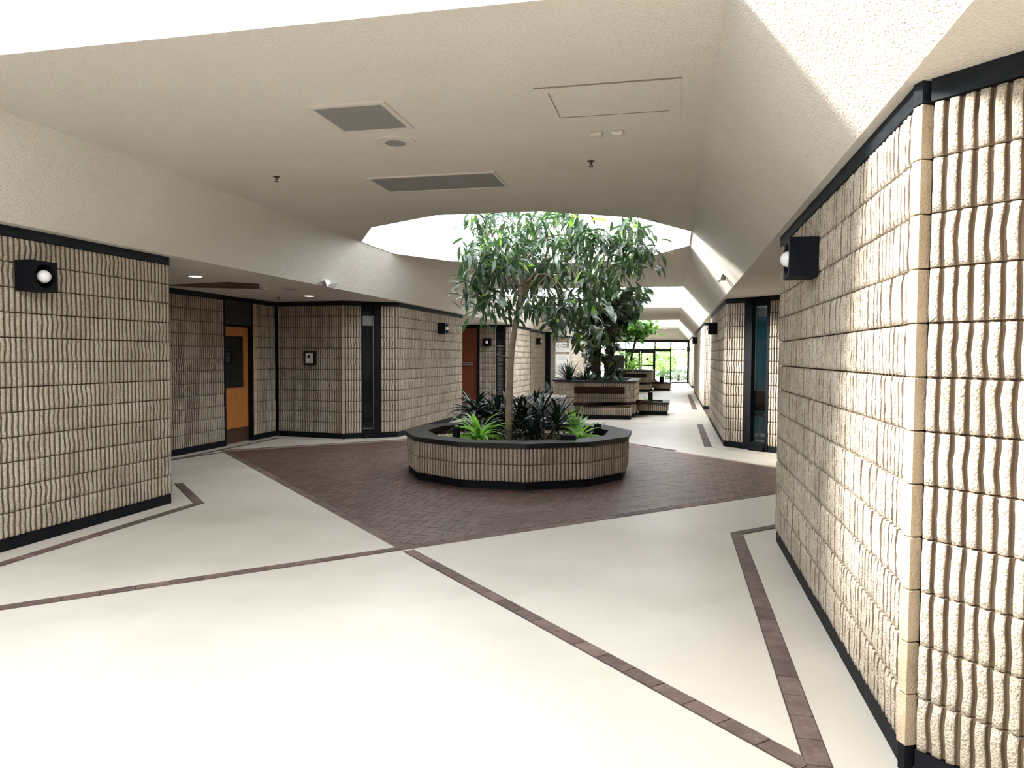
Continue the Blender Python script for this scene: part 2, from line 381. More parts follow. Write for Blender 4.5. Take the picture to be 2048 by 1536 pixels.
def wall(name, A, B, z0=ZB, z1=ZT, mode='objects', base=True, band=True, parent=None, rows=None, side_caps=True, depth=.2):
    """block wall from A to B with the hall on its left hand"""
    A, B = Vector(A), Vector(B); L = (B-A).length; d = (B-A)/L; a = math.atan2(d.y, d.x); n = Vector((-d.y, d.x))
    def P(u, out): p = A+d*u+n*out; return (p.x, p.y)
    w = quick(name, lambda m: m.prism([P(0, -depth), P(L, -depth), P(L, -GD-.004), P(0, -GD-.004)], 0, ZS), 'mortar', kind='structure')
    if base: quick('baseboard', lambda m: m.prism([P(0, -depth+.01), P(L, -depth+.01), P(L, -.012), P(0, -.012)], -.005, ZB-.002), 'black', w)
    if band: quick('top_band', lambda m: m.prism([P(0, -depth+.01), P(L, -depth+.01), P(L, .002), P(0, .002)], ZT+.002, ZS+.002), 'band', w)
    N = max(2, round(L/.05)); sx = L/(N*.05); nrow = int(round((z1-z0)/CH)); rnd = random.Random(int(abs(A.x*31+A.y*17)*10))
    st = MB()
    for c in range(nrow):
        u = 0
        for k in course(N, (c % 2)):
            p = P(u*.05*sx, rnd.uniform(-.002, .0025))
            if mode == 'objects':
                link('block', block_mesh(k, rnd.randrange(NVAR), rows or 7), w, (p[0], p[1], z0+c*CH), (0, 0, a), (sx, 1, 1))
            else:
                me = block_mesh(k, rnd.randrange(3), 1); ca, sa = math.cos(a), math.sin(a); b = len(st.v)
                for v in me.vertices: st.v.append((p[0]+v.co.x*sx*ca-v.co.y*sa, p[1]+v.co.x*sx*sa+v.co.y*ca, z0+c*CH+v.co.z))
                for f in me.polygons: st.f.append(tuple(b+i for i in f.vertices)); st.m.append(f.material_index)
            u += k
    if mode != 'objects': st.build('blocks', ['block', 'groove'], w, kind='stuff')
    return w
def corner_post(p, a, w=.045, z0=ZB, z1=ZT, parent=None):
    """smooth cast corner, one piece per course"""
    n = int(round((z1-z0)/CH))
    for c in range(n):
        m = MB(); m.box((p[0], p[1], z0+(c+.5)*CH), (w, w, CH-.005), a, bev=.003); m.build('corner_block', 'corner', parent)
    quick('top_band', lambda m: m.box((p[0], p[1], (ZT+ZS)/2+.002), (w*1.05, w*1.05, ZS-ZT), a), 'band', parent); quick('baseboard', lambda m: m.box((p[0], p[1], ZB/2-.002), (w*.8, w*.8, ZB), a), 'black', parent)

# ---------------------------------------------------------------- walls, right side of the hall (hall on the left hand)
p45 = R(45)
w0 = wall('wall_right', (2.7, 1.10), (.885, 2.915)); w1 = wall('wall_right', (.85, 2.985), (.85, 6.46))
corner_post((.872, 2.955), R(22), .046, parent=w1)
wall('wall_right', (.87, 6.48), (3.0, 8.61), mode='stuff'); wall('wall_right', (3.0, 8.61), (3.0, 11.0), mode='stuff')
wall('wall_right', (3.0, 11.0), (1.50, 12.50)); w4 = wall('wall_right', (1.147, 12.853), (.85, 13.15), depth=.11)
w5 = wall('wall_right', (.85, 13.15), (.85, 18.35), rows=4)
wall('wall_right', (.85, 18.35), (2.4, 19.9), mode='stuff'); wall('wall_right', (2.4, 19.9), (2.4, 20.75), mode='stuff')
wall('wall_right', (2.4, 20.75), (.85, 22.3), mode='stuff'); wall('wall_right', (.85, 22.3), (.85, 33.3), mode='stuff')
wall('wall_right', (.85, 33.3), (2.4, 34.85), mode='stuff'); wall('wall_right', (2.4, 34.85), (2.4, 35.9), mode='stuff')
wall('wall_right', (2.4, 35.9), (.85, 37.4), mode='stuff'); wall('wall_right', (.85, 37.4), (.85, 44.4), mode='stuff')
# left side, from the far end towards the camera
wall('wall_left', (-5.08, 44.4), (-5.08, 36.3), mode='stuff'); wall('wall_left', (-5.08, 36.3), (-6.6, 34.8), mode='stuff')
wall('wall_left', (-6.6, 34.8), (-6.6, 33.6), mode='stuff'); wall('wall_left', (-6.6, 33.6), (-5.08, 32.0), mode='stuff')
wall('wall_left', (-5.08, 32.0), (-5.08, 30.35), mode='stuff'); wall('wall_left', (-5.26, 30.2), (-5.26, 26.1), mode='stuff')
quick('trim_1', lambda m: [m.box((-5.2, 30.27, ZS/2), (.3, .14, ZS)), m.box((-5.22, 26.03, ZS/2), (.28, .08, ZS))], 'black', kind='structure')
w8 = wall('wall_left', (-5.08, 25.98), (-5.08, 22.75), rows=4)
w9 = wall('wall_left', (-5.10, 22.70), (-5.24, 22.70), rows=4); w10 = wall('wall_left', (-5.55, 22.70), (-6.10, 22.70), rows=4)
wall('wall_left', (-7.1, 22.70), (-7.6, 22.70), mode='stuff')
wall('wall_left', (-7.6, 22.7), (-7.6, 19.85), mode='stuff'); wall('wall_left', (-7.6, 19.85), (-5.08, 17.33), mode='stuff')
w11 = wall('wall_left', (-5.08, 17.30), (-5.08, 13.05))
wall('wall_left', (-5.095, 13.04), (-5.36, 12.857)); wall('wall_left', (-5.656, 12.652), (-5.90, 12.484)); w13 = wall('wall_left', (-5.98, 12.46), (-7.35, 12.62))
corner_post((-5.94, 12.472), R(14), .05, parent=w13)
w14 = wall('wall_left', (-7.39, 12.60), (-7.39, 11.93)); corner_post((-7.42, 11.89), 0, .09, parent=w14)
w15 = wall('wall_left', (-7.37, 10.95), (-7.37, 9.0)); wall('wall_left', (-7.37, 8.97), (-5.10, 6.65), mode='stuff')
w16 = wall('wall_left', (-5.08, 6.62), (-5.08, .2))
wall('wall_left', (-5.08, .2), (-5.08, Y0), mode='stuff')

# ---------------------------------------------------------------- windows and doors
def at(A, B, u, out=0):
    A, B = Vector(A), Vector(B); d = (B-A).normalized(); n = Vector((-d.y, d.x)); p = A+d*u+n*out; return (p.x, p.y)
def seg_box(m, A, B, u0, u1, o0, o1, z0, z1, mi=0):
    m.prism([at(A, B, u0, o0), at(A, B, u1, o0), at(A, B, u1, o1), at(A, B, u0, o1)], z0, z1, mi)
# slot window in the angled face on the right, with the room behind it
A, B = (1.50, 12.50), (1.147, 12.853); L = math.dist(A, B)
wn = quick('window_1', lambda m: [seg_box(m, A, B, 0, .05, -.22, .0, 0, ZS), seg_box(m, A, B, L-.15, L, -.09, 0.0, 0, ZS), seg_box(m, A, B, .05, L-.15, -.22, .01, 0, .14), seg_box(m, A, B, .05, L-.15, -.2, -.03, 2.40, ZS), seg_box(m, A, B, .05, L-.15, -.06, .05, .0, .07)], 'black', kind='structure')
quick('pane', lambda m: seg_box(m, A, B, .05, L-.15, -.07, -.062, .14, 2.40), 'clear', wn)
quick('wall_back_office', lambda m: [quad(m, (1.1, 15.6, 0), (5, 15.6, 0), (5, 15.6, ZS), (1.1, 15.6, ZS)), quad(m, (1.12, 13.25, 0), (1.12, 15.6, 0), (1.12, 15.6, ZS), (1.12, 13.25, ZS)), quad(m, (5, 11.2, 0), (5, 15.6, 0), (5, 15.6, ZS), (5, 11.2, ZS)), quad(m, (3.2, 11.2, 0), (5, 11.2, 0), (5, 11.2, ZS), (3.2, 11.2, ZS))], 'teal_room', kind='structure')
quick('trim_2', lambda m: m.box((1.49, 14.9, ZS/2), (.10, .12, ZS)), 'offwhite', kind='structure')
al = bpy.data.lights.new('office_light', 'AREA'); al.energy = 24; al.size = .6; al.color = (.9, 1, 1)
ao = bpy.data.objects.new('office_light', al); ao.location = (2.9, 14.2, 2.52); COL.objects.link(ao)
ch = thing('office_chair', 'dark chair standing inside the blue room behind the slot window', 'chair', (1.78, 14.5, 0))
quick('seat', lambda m: m.box((1.78, 14.5, .46), (.46, .44, .07), .3, bev=.015), 'dark', ch); quick('backrest', lambda m: m.box((1.72, 14.72, .72), (.44, .05, .40), .3, bev=.015), 'dark', ch)
for dx, dy in ((-.18, -.17), (.18, -.17), (-.18, .17), (.18, .17)):
    quick('leg', lambda m: m.tube([(1.78+dx, 14.5+dy, 0), (1.78+dx*.9, 14.5+dy*.9, .43)], .012, 6), 'metal', ch)
# slot window on the left, beside the alcove
A, B = (-5.36, 12.857), (-5.656, 12.652); L = math.dist(A, B)
wn = quick('window_2', lambda m: [seg_box(m, A, B, 0, .12, -.2, .0, 0, ZS), seg_box(m, A, B, L-.02, L, -.2, 0, 0, ZS), seg_box(m, A, B, .12, L-.02, -.2, .0, 0, .17), seg_box(m, A, B, .12, L-.02, -.2, -.03, 2.36, ZS), seg_box(m, A, B, .05, L-.02, -.06, .035, .0, .08)], 'black', kind='structure')
quick('pane', lambda m: seg_box(m, A, B, .12, L-.02, -.10, -.09, .17, 2.36), 'glass', wn)
quick('window_frame', lambda m: [seg_box(m, A, B, .12, .132, -.09, -.07, .17, 2.30), seg_box(m, A, B, .12, L-.02, -.09, -.07, .17, .185)], 'metal', wn, label='thin pale metal sash line')
quick('blind', lambda m: seg_box(m, A, B, .135, L-.02, -.089, -.075, 2.10, 2.28), 'grille', wn, label='grey upper panel')
quick('wall_behind_glass', lambda m: seg_box(m, A, B, -.05, L+.05, -.3, -.22, 0, ZS), 'dark', kind='structure')
# slot window in the second bay
A, B = (-5.24, 22.70), (-5.55, 22.70); L = .31
wn = quick('window_3', lambda m: [seg_box(m, A, B, 0, .07, -.2, .0, 0, ZS), seg_box(m, A, B, L-.02, L, -.2, 0, 0, ZS), seg_box(m, A, B, .07, L-.02, -.2, .0, 0, .13), seg_box(m, A, B, .07, L-.02, -.2, -.03, 2.40, ZS)], 'black', kind='structure')
quick('pane', lambda m: seg_box(m, A, B, .07, L-.02, -.10, -.09, .13, 2.40), 'glass', wn)
for k in range(40): quick('slat', lambda m: seg_box(m, A, B, .08, L-.03, -.089, -.079, .3+k*.04, .315+k*.04), 'grille', wn)
quick('wall_behind_glass', lambda m: seg_box(m, A, B, -.05, L+.05, -.3, -.22, 0, ZS), 'dark', kind='structure')
# oak door in the alcove
X0 = -7.37
dr = quick('door_1', lambda m: [m.box((X0-.14, 11.87, ZS/2), (.25, .10, ZS)), m.box((X0-.14, 10.985, ZS/2), (.25, .07, ZS)), m.box((X0-.14, 11.43, 2.29), (.20, .82, .5)), m.box((X0-.32, 11.4, ZS/2), (.1, 1.1, ZS))], 'black', kind='structure')
quick('transom_panel', lambda m: m.box((X0-.035, 11.42, 2.27), (.012, .78, .40)), 'dark', dr)
def oak(m):
    y0, y1, x = 11.02, 11.815, X0-.13
    m.box((x, (y0+y1)/2, .49), (.045, y1-y0, .96)); m.box((x, y0+.06, 1.42), (.045, .12, .90)); m.box((x, y1-.06, 1.42), (.045, .12, .90)); m.box((x, (y0+y1)/2, 1.95), (.045, y1-y0, .16))
quick('door_leaf', oak, 'oak', dr, label='oak veneered door leaf')
quick('door_glass', lambda m: m.box((X0-.135, 11.417, 1.42), (.012, .555, .90)), 'glass', dr)
quick('kick_plate', lambda m: m.box((X0-.105, 11.417, .14), (.004, .79, .25)), 'kick', dr)
# red-brown door in the second bay
dr = quick('door_2', lambda m: [m.box((-6.13, 22.78, ZS/2), (.07, .2, ZS)), m.box((-7.08, 22.78, ZS/2), (.07, .2, ZS)), m.box((-6.6, 22.80, 2.5), (.95, .2, .12)), m.box((-6.6, 22.92, ZS/2), (1.1, .05, ZS))], 'black', kind='structure')
quick('door_leaf', lambda m: m.box((-6.605, 22.79, 1.23), (.87, .05, 2.4)), 'redwood', dr, label='red-brown door leaf')
quick('push_bar', lambda m: [m.box((-6.62, 22.715, 1.26), (.62, .04, .035)), m.box((-6.62, 22.72, 1.315), (.62, .05, .018))], 'metal', dr)
# glazed far end
Y = 44.5
pn = quick('wall_end', lambda m: [quad(m, (-11, Y, 0), (-5.0, Y, 0), (-5.0, Y, ZS), (-11, Y, ZS)), quad(m, (.8, Y, 0), (6, Y, 0), (6, Y, ZS), (.8, Y, ZS)), m.add([(XSL, Y, ZS), (XSR, Y, ZS), (XCR, Y, ZC), (XCL, Y, ZC)], [(0, 1, 2, 3)])], 'plaster', kind='structure')
wn = quick('window_4', lambda m: [m.box((-2.1, Y-.05, 2.47), (5.95, .16, .15))]+[m.box((x, Y-.05, 1.2), (w_, .1, 2.45)) for x, w_ in ((-5.04, .08), (-3.73, .05), (-2.85, .05), (-1.12, .07), (-.2, .07), (.80, .09))]+[m.box((-2.15, Y-.05, 1.93), (3.95, .14, .17)), m.box((.3, Y-.05, 1.97), (1.0, .06, .04)), m.box((.3, Y-.05, .03), (1.0, .08, .06)), m.box((-2.65, Y-.05, .03), (4.8, .08, .06)), m.box((-.68, Y-.05, .04), (.9, .08, .05))], 'black', kind='structure')
for x0, x1, z0, z1 in ((-5, -3.75, .06, 1.85), (-3.7, -2.87, .06, 1.85), (-1.08, -.24, .06, 1.85), (-.16, .76, .06, 1.95), (-5, -3.75, 2.02, 2.4), (-3.7, -2.87, 2.02, 2.4), (-2.82, -1.16, 2.02, 2.4), (-1.08, -.24, 2.02, 2.4), (-.16, .76, 2.0, 2.4)):
    quick('pane', lambda m: m.box(((x0+x1)/2, Y-.05, (z0+z1)/2), (x1-x0, .01, z1-z0)), 'clear', wn)
for x0, x1 in ((-2.82, -1.99), (-1.97, -1.15)):
    d = quick('door_'+('3' if x0 < -2.5 else '4'), lambda m: [m.box((x0+.04, Y-.1, .95), (.08, .05, 1.8)), m.box((x1-.04, Y-.1, .95), (.08, .05, 1.8)), m.box(((x0+x1)/2, Y-.1, 1.80), (x1-x0, .05, .09)), m.box(((x0+x1)/2, Y-.1, 1.02), (x1-x0, .05, .08)), m.box(((x0+x1)/2, Y-.1, .12), (x1-x0, .05, .16))], 'black', kind='structure')
    quick('pane', lambda m: m.box(((x0+x1)/2, Y-.1, .95), (x1-x0-.14, .008, 1.7)), 'clear', d)
    quick('sticker', lambda m: m.lathe(((x0+x1)/2, Y-.112, 1.40), [(.085, 0), (.085, .004)], 16), 'dark', d, label='round dark sticker on the glass').data.transform(Matrix.Translation(((x0+x1)/2, Y-.112, 1.40)) @ Matrix.Rotation(R(90), 4, 'X') @ Matrix.Translation((-(x0+x1)/2, -(Y-.112), -1.40)))

# ---------------------------------------------------------------- planters
def lay(parent, A, B, z0, nrow, mode='objects', rows=7):
    off = WORLD[parent.name]; A, B = Vector(A), Vector(B); L = (B-A).length; d = (B-A)/L; a = math.atan2(d.y, d.x); n = Vector((-d.y, d.x))
    N = max(2, round(L/.05)); sx = L/(N*.05); st = MB()
    for c in range(nrow):
        u = 0
        for k in course(N, c % 2):
            p = A+d*(u*.05*sx)+n*random.uniform(-.001, .0015)
            if mode == 'objects': link('block', block_mesh(k, random.choice((0, 4, 8)), rows), parent, (p.x-off[0], p.y-off[1], z0+c*CH-off[2]), (0, 0, a), (sx, 1, 1))
            else:
                me = block_mesh(k, random.randrange(3), 1); ca, sa = math.cos(a), math.sin(a); b = len(st.v)
                for v in me.vertices: st.v.append((p.x+v.co.x*sx*ca-v.co.y*sa, p.y+v.co.x*sx*sa+v.co.y*ca, z0+c*CH+v.co.z))
                for f in me.polygons: st.f.append(tuple(b+i for i in f.vertices)); st.m.append(f.material_index)
            u += k
    if mode != 'objects': st.build('blocks', ['block', 'groove'], parent, kind='stuff')
def inset(poly, t):
    """offset a counter-clockwise polygon inwards by t (outwards when negative)"""
    n = len(poly); out = []
    for i in range(n):
        p0, p1, p2 = Vector(poly[i-1]), Vector(poly[i]), Vector(poly[(i+1) % n]); d1, d2 = (p1-p0).normalized(), (p2-p1).normalized()
        n1, n2 = Vector((-d1.y, d1.x)), Vector((-d2.y, d2.x)); b = (n1+n2).normalized(); out.append(tuple(p1+b*(t/max(.3, b.dot(n1)))))
    return out
def ring_prism(m, outer, innr, z0, z1):
    n = len(outer); vs = [(x, y, z0) for x, y in outer]+[(x, y, z0) for x, y in innr]+[(x, y, z1) for x, y in outer]+[(x, y, z1) for x, y in innr]
    fs = []
    for i in range(n):
        j = (i+1) % n; fs += [(i, j, 2*n+j, 2*n+i), (n+j, n+i, 3*n+i, 3*n+j), (2*n+i, 2*n+j, 3*n+j, 3*n+i), (j, i, n+i, n+j)]
    m.add(vs, fs)
def planter_body(t, poly, courses, mode, capw=.27, over=.03, capt=.055, soil=-.06, edges=None, zbase=ZB, rows=7):
    n = len(poly); zt = zbase+courses*CH
    quick('base', lambda m: m.prism(inset(poly, .035), 0, zbase+.001), 'black', t)
    ip = inset(poly, GD+.004); quick('core', lambda m: ring_prism(m, ip, inset(poly, capw-.04), zbase, zt), 'mortar', t)
    for i in range(n):
        if edges is None or i in edges: lay(t, poly[(i+1) % n], poly[i], zbase, courses, mode, rows)
    quick('cap', lambda m: ring_prism(m, inset(poly, -over), inset(poly, capw), zt, zt+capt), 'cap', t)
    quick('soil', lambda m: m.prism(inset(poly, capw-.03), zt+soil-.05, zt+soil), 'soil', t)
    return zt
def pebbles(t, poly_c, r, z, n, sx=1, sy=1, clear=None, name='mulch'):
    m = MB()
    for _ in range(n):
        a, q = random.uniform(0, 6.28), math.sqrt(random.random())*r; x, y = poly_c[0]+q*math.cos(a)*sx, poly_c[1]+q*math.sin(a)*sy; s = random.uniform(.010, .024); ph = random.random()*3
        vs = [(x+s*math.cos(ph+k*1.571)*random.uniform(.7, 1.2), y+s*math.sin(ph+k*1.571)*random.uniform(.7, 1.2), z+s*.2) for k in range(4)]+[(x, y, z+s*random.uniform(.5, .9))]
        m.add(vs, [(0, 1, 4), (1, 2, 4), (2, 3, 4), (3, 0, 4)])
    m.build(name, 'pebble', t, kind='stuff')
p1 = thing('planter', 'low twelve-sided planter of ribbed block with black rim on the brick paving', 'planter', (PC[0], PC[1], 0))
poly1 = ring(12, 1.50, PC, R(15)); zt1 = planter_body(p1, poly1, 2, 'objects')
pebbles(p1, PC, 1.2, zt1-.06, 1500)
def bench_planter(dy, labels, mode, rows):
    poly = [(-2.46, 18.4), (-1.17, 18.4), (-.95, 18.75), (-.95, 20.9), (-1.3, 21.3), (-2.8, 21.3), (-3.12, 20.9), (-3.12, 19.15)]
    poly = [(x, y+dy) for x, y in poly]
    t = thing('raised_planter', labels[0], 'planter', (-2.05, 19.8+dy, 0), 'raised planters with benches along the hall'); zt = planter_body(t, poly, 4, mode, capw=.22, capt=.05, edges=(0, 1, 2, 7, 6), rows=rows)
    b = quick('backrest_board', lambda m: m.box((-1.82, 18.365+dy, .70), (1.26, .04, .17), bev=.006), 'bench', t)
    # low wings either side
    for k, (x0, x1, y0, y1) in enumerate(((-.945, -.13, 19.68, 20.85), (-4.25, -3.125, 20.05, 21.2))):
        wp = [(x0, y0+dy), (x1, y0+dy), (x1, y1+dy), (x0, y1+dy)]
        wt = thing('low_planter', labels[1+k], 'planter', ((x0+x1)/2, (y0+y1)/2+dy, 0)); planter_body(wt, wp, 1, mode, capw=.16, capt=.045, edges=(0, 1, 3), rows=rows)
    bt = thing('bench', labels[3], 'bench', (-1.6, 18.15+dy, 0))
    quick('seat', lambda m: m.prism([(-2.42, 17.98+dy), (-2.1, 17.78+dy), (-.62, 19.2+dy), (-.62, 19.66+dy), (-.93, 19.66+dy), (-.93, 18.74+dy), (-1.16, 18.37+dy), (-2.42, 18.37+dy)], .335, .405), 'bench', bt)
    for q in (.25, .55, .85): quick('bolt', lambda m: m.lathe((-2.1+1.48*q, 17.78+1.42*q+dy-.004, .37), [(.014, -.006), (.014, .006)], 8), 'metal', bt)
    lp = [(-2.25, 18.06+dy), (-1.0, 18.06+dy), (-1.0, 18.35+dy), (-2.25, 18.35+dy)]
    quick('support', lambda m: m.prism(inset(lp, .03), .1, .335), 'mortar', bt); lay(bt, lp[1], lp[0], ZB, 1, mode, rows); lay(bt, lp[2], lp[1], ZB, 1, mode, rows)
    quick('base', lambda m: m.prism(inset(lp, .02), 0, .1), 'black', bt)
    return zt
bench_planter(0, ['tall block planter with dark cap mid-hall, the climbing double-trunked tree in it', 'low block planter wing with black top right of the nearer tall planter', 'low black-topped planter wing left of the nearer tall planter, behind the round planter', 'dark wooden bench against the nearer tall planter'], 'objects', 4)
zt2 = ZB+4*CH
bench_planter(14.5, ['tall block planter near the glazed end of the hall, round-leaved tree in it', 'low block planter wing right of the far tall planter', 'low planter wing left of the far tall planter', 'dark wooden bench against the far tall planter'], 'stuff', 2)

# ---------------------------------------------------------------- plants
def strap_mesh(name, mat, droop, wd, seg=7, fold=.25, lift=.9):
    m = MB(); pts = []; x = z = 0; a = lift
    for i in range(seg+1):
        t = i/seg; w_ = wd*(math.sin(math.pi*(t*.86+.10))**.7); pts.append((x, z, w_)); a2 = a-droop*t; x += math.cos(a2)/seg; z += math.sin(a2)/seg
    pts[-1] = (*pts[-1][:2], .002)
    for x, z, w_ in pts: m.v += [(x, -w_/2, z+w_*fold), (x, 0, z), (x, w_/2, z+w_*fold)]
    for i in range(seg):
        for k in range(2): a = i*3+k; m.f.append((a, a+1, a+4, a+3)); m.m.append(0)
    return m.mesh(name, mat, smooth=True)
def clump(name, label, loc, n, length, mat, wd, lifts=(.3, 1.35), droop=1.6, group=None, stems=0, fold=.25, cat='plant', stemmat='bark2'):
    t = thing(name, label, cat, loc, group); ms = [strap_mesh('strap', mat, droop*f, wd, fold=fold, lift=0) for f in (.6, 1, 1.4)]
    heads = [(0, 0, 0)]
    if stems:
        heads = []
        for k in range(stems):
            a = k*2.4+.5; q = (.02+.09*math.sqrt(k))*length*3; h = random.uniform(.05, .45)*length*1.6; heads.append((q*math.cos(a), q*math.sin(a), h))
            quick('stem', lambda m: m.tube([(loc[0]+q*.5*math.cos(a), loc[1]+q*.5*math.sin(a), loc[2]-.02), (loc[0]+q*math.cos(a), loc[1]+q*math.sin(a), loc[2]+h)], .012, 6), stemmat, t)
    for i in range(n):
        h = heads[i % len(heads)]; u = random.random(); lf = lifts[0]+(lifts[1]-lifts[0])*u; s = length*random.uniform(.75, 1.1)
        link('leaf', random.choice(ms), t, h, (0, -lf, i*2.39996+random.uniform(-.3, .3)), (s, s, s))
    return t
zs = zt1-.06
clump('dracaena', 'dark green strap-leaved plant behind the pale tree trunk, left of it', (-2.50, 10.05, zs), 170, .46, 'darkstrap', .12, stems=8, lifts=(.1, 1.35), droop=.9)
clump('dracaena', 'large bushy near-black plant right of the pale tree trunk in the round planter', (-1.82, 9.75, zs), 290, .46, 'darkstrap', .085, stems=12, lifts=(-.2, 1.35), droop=.7)
clump('dracaena', 'dark spiky plant at the far left rim of the round planter', (-2.78, 10.35, zs), 70, .38, 'darkstrap', .10, stems=4, lifts=(.1, 1.3), droop=.8)
clump('spider_plant', 'bright green arching plant at the front left of the round planter', (-2.44, 9.10, zs), 62, .50, 'green', .11, lifts=(.5, 1.45), droop=2.0)
clump('peace_lily', 'small bright green broad-leaved plant at the right of the round planter', (-1.22, 9.55, zs), 34, .40, 'green', .17, lifts=(.4, 1.2), droop=1.7)
clump('bird_nest_fern', 'upright yellow-green leaves behind the dark bushy plant', (-1.34, 10.0, zs), 14, .44, 'green', .13, lifts=(1.1, 1.5), droop=.5)
clump('cordyline', 'grey-green spiky tuft just right of the pale trunk, behind it', (-2.05, 10.7, zs), 26, .36, 'teal', .08, lifts=(.3, 1.4), droop=.6)
clump('small_shrub', 'low dark plant at the right rear rim of the round planter', (-1.05, 10.35, zs), 22, .24, 'teal', .22, lifts=(.1, 1.2), droop=.9)
clump('agave', 'spiky grey-green agave at the left end of the nearer tall planter', (-2.68, 19.0, zt2), 80, .60, 'darkstrap', .060, lifts=(.05, 1.5), droop=.3)
clump('small_agave', 'low spiky plant near the tree trunks in the nearer tall planter', (-2.25, 18.85, zt2), 44, .40, 'darkstrap', .08, lifts=(.2, 1.4), droop=.6)
clump('bromeliad', 'low grey-green rosette at the middle of the nearer tall planter', (-1.72, 18.80, zt2-.02), 50, .34, 'teal', .12, lifts=(.1, 1.2), droop=.9)
clump('bromeliad', 'low grey-green rosette at the right corner of the nearer tall planter', (-1.36, 18.85, zt2-.02), 50, .32, 'teal', .12, lifts=(.1, 1.1), droop=.9)
clump('bromeliad', 'variegated low rosette in the wing right of the nearer tall planter', (-.72, 19.95, .27), 40, .36, 'green', .09, lifts=(.2, 1.2), droop=.9)
clump('snake_plant', 'thin upright curling leaves in the low wing left of the nearer tall planter', (-3.42, 20.35, .27), 12, .62, 'teal', .07, lifts=(1.1, 1.5), droop=.3)
clump('dracaena', 'small green dracaena beside the thin trunk on the far tall planter', (-1.80, 33.3, zt2), 34, .62, 'green', .12, lifts=(.3, 1.4), droop=1.0)
clump('small_shrub', 'small bushy plant at the end of the far low planter wing', (-.85, 34.5, .27), 26, .35, 'teal', .16, lifts=(.3, 1.4), droop=.7)

def leaf_mesh(name, mat, wd, curl=.35, seg=5, fold=.12, blunt=False):
    m = MB(); y = z = 0; a = 0
    for i in range(seg+1):
        t = i/seg; w_ = wd*(math.sin(math.pi*min(1, t*.97+.03))**(.55 if blunt else .85)); w_ = max(w_, .012)
        if i == seg: w_ = .004
        m.v += [(-w_/2, y, z+w_*fold), (0, y, z), (w_/2, y, z+w_*fold)]; a = -curl*t*1.6; y += math.cos(a)/seg; z += math.sin(a)/seg
    for i in range(seg):
        for k in range(2): b = i*3+k; m.f.append((b, b+1, b+4, b+3)); m.m.append(0)
    return m.mesh(name, mat, smooth=True)
def frame_of(d, roll):
    d = d.normalized(); x = d.cross(Vector((0, 0, 1)))
    if x.length < .05: x = Vector((1, 0, 0))
    x.normalize(); z = x.cross(d); x2 = x*math.cos(roll)+z*math.sin(roll); z2 = x2.cross(d)
    return Matrix((( x2.x, d.x, z2.x), (x2.y, d.y, z2.y), (x2.z, d.z, z2.z)))
def foliage(t, leaves, meshes, maxobj, mat2=None):
    """leaves: (pos, direction, roll, size, mesh index); the nearest to the camera are parts, the rest one mass"""
    off = Vector(WORLD[t.name]); leaves.sort(key=lambda l: l[0].length); rests = {}
    for i, (p, d, roll, s, k) in enumerate(leaves):
        F = frame_of(d, roll)
        if i < maxobj:
            link('leaf', meshes[k], t, p-off, F.to_euler(), (s, s, s))
        else:
            mb = rests.setdefault(meshes[k].materials[0], MB()); b = len(mb.v)
            for v in meshes[k].vertices: mb.v.append(tuple(p+F @ (v.co*s)))
            for f in meshes[k].polygons: mb.f.append(tuple(b+q for q in f.vertices)); mb.m.append(0)
    for mt, mb in rests.items(): mb.build('foliage', mt, t, True, kind='stuff')
def spray(out, c, n, s, meshes_n, down=(-.9, .25), twist=.5, yk=None, yp=0, spread=.35):
    for i in range(n):
        az = random.uniform(0, 6.283); el = random.uniform(*down); d = Vector((math.cos(az)*math.cos(el), math.sin(az)*math.cos(el), math.sin(el)))
        p = Vector(c)+Vector((random.gauss(0, 1), random.gauss(0, 1), random.gauss(0, .8)))*s*spread
        k = yk if (yk is not None and random.random() < yp) else random.randrange(meshes_n)
        out.append((p, d, random.uniform(-twist, twist), s*random.uniform(.75, 1.15), k))
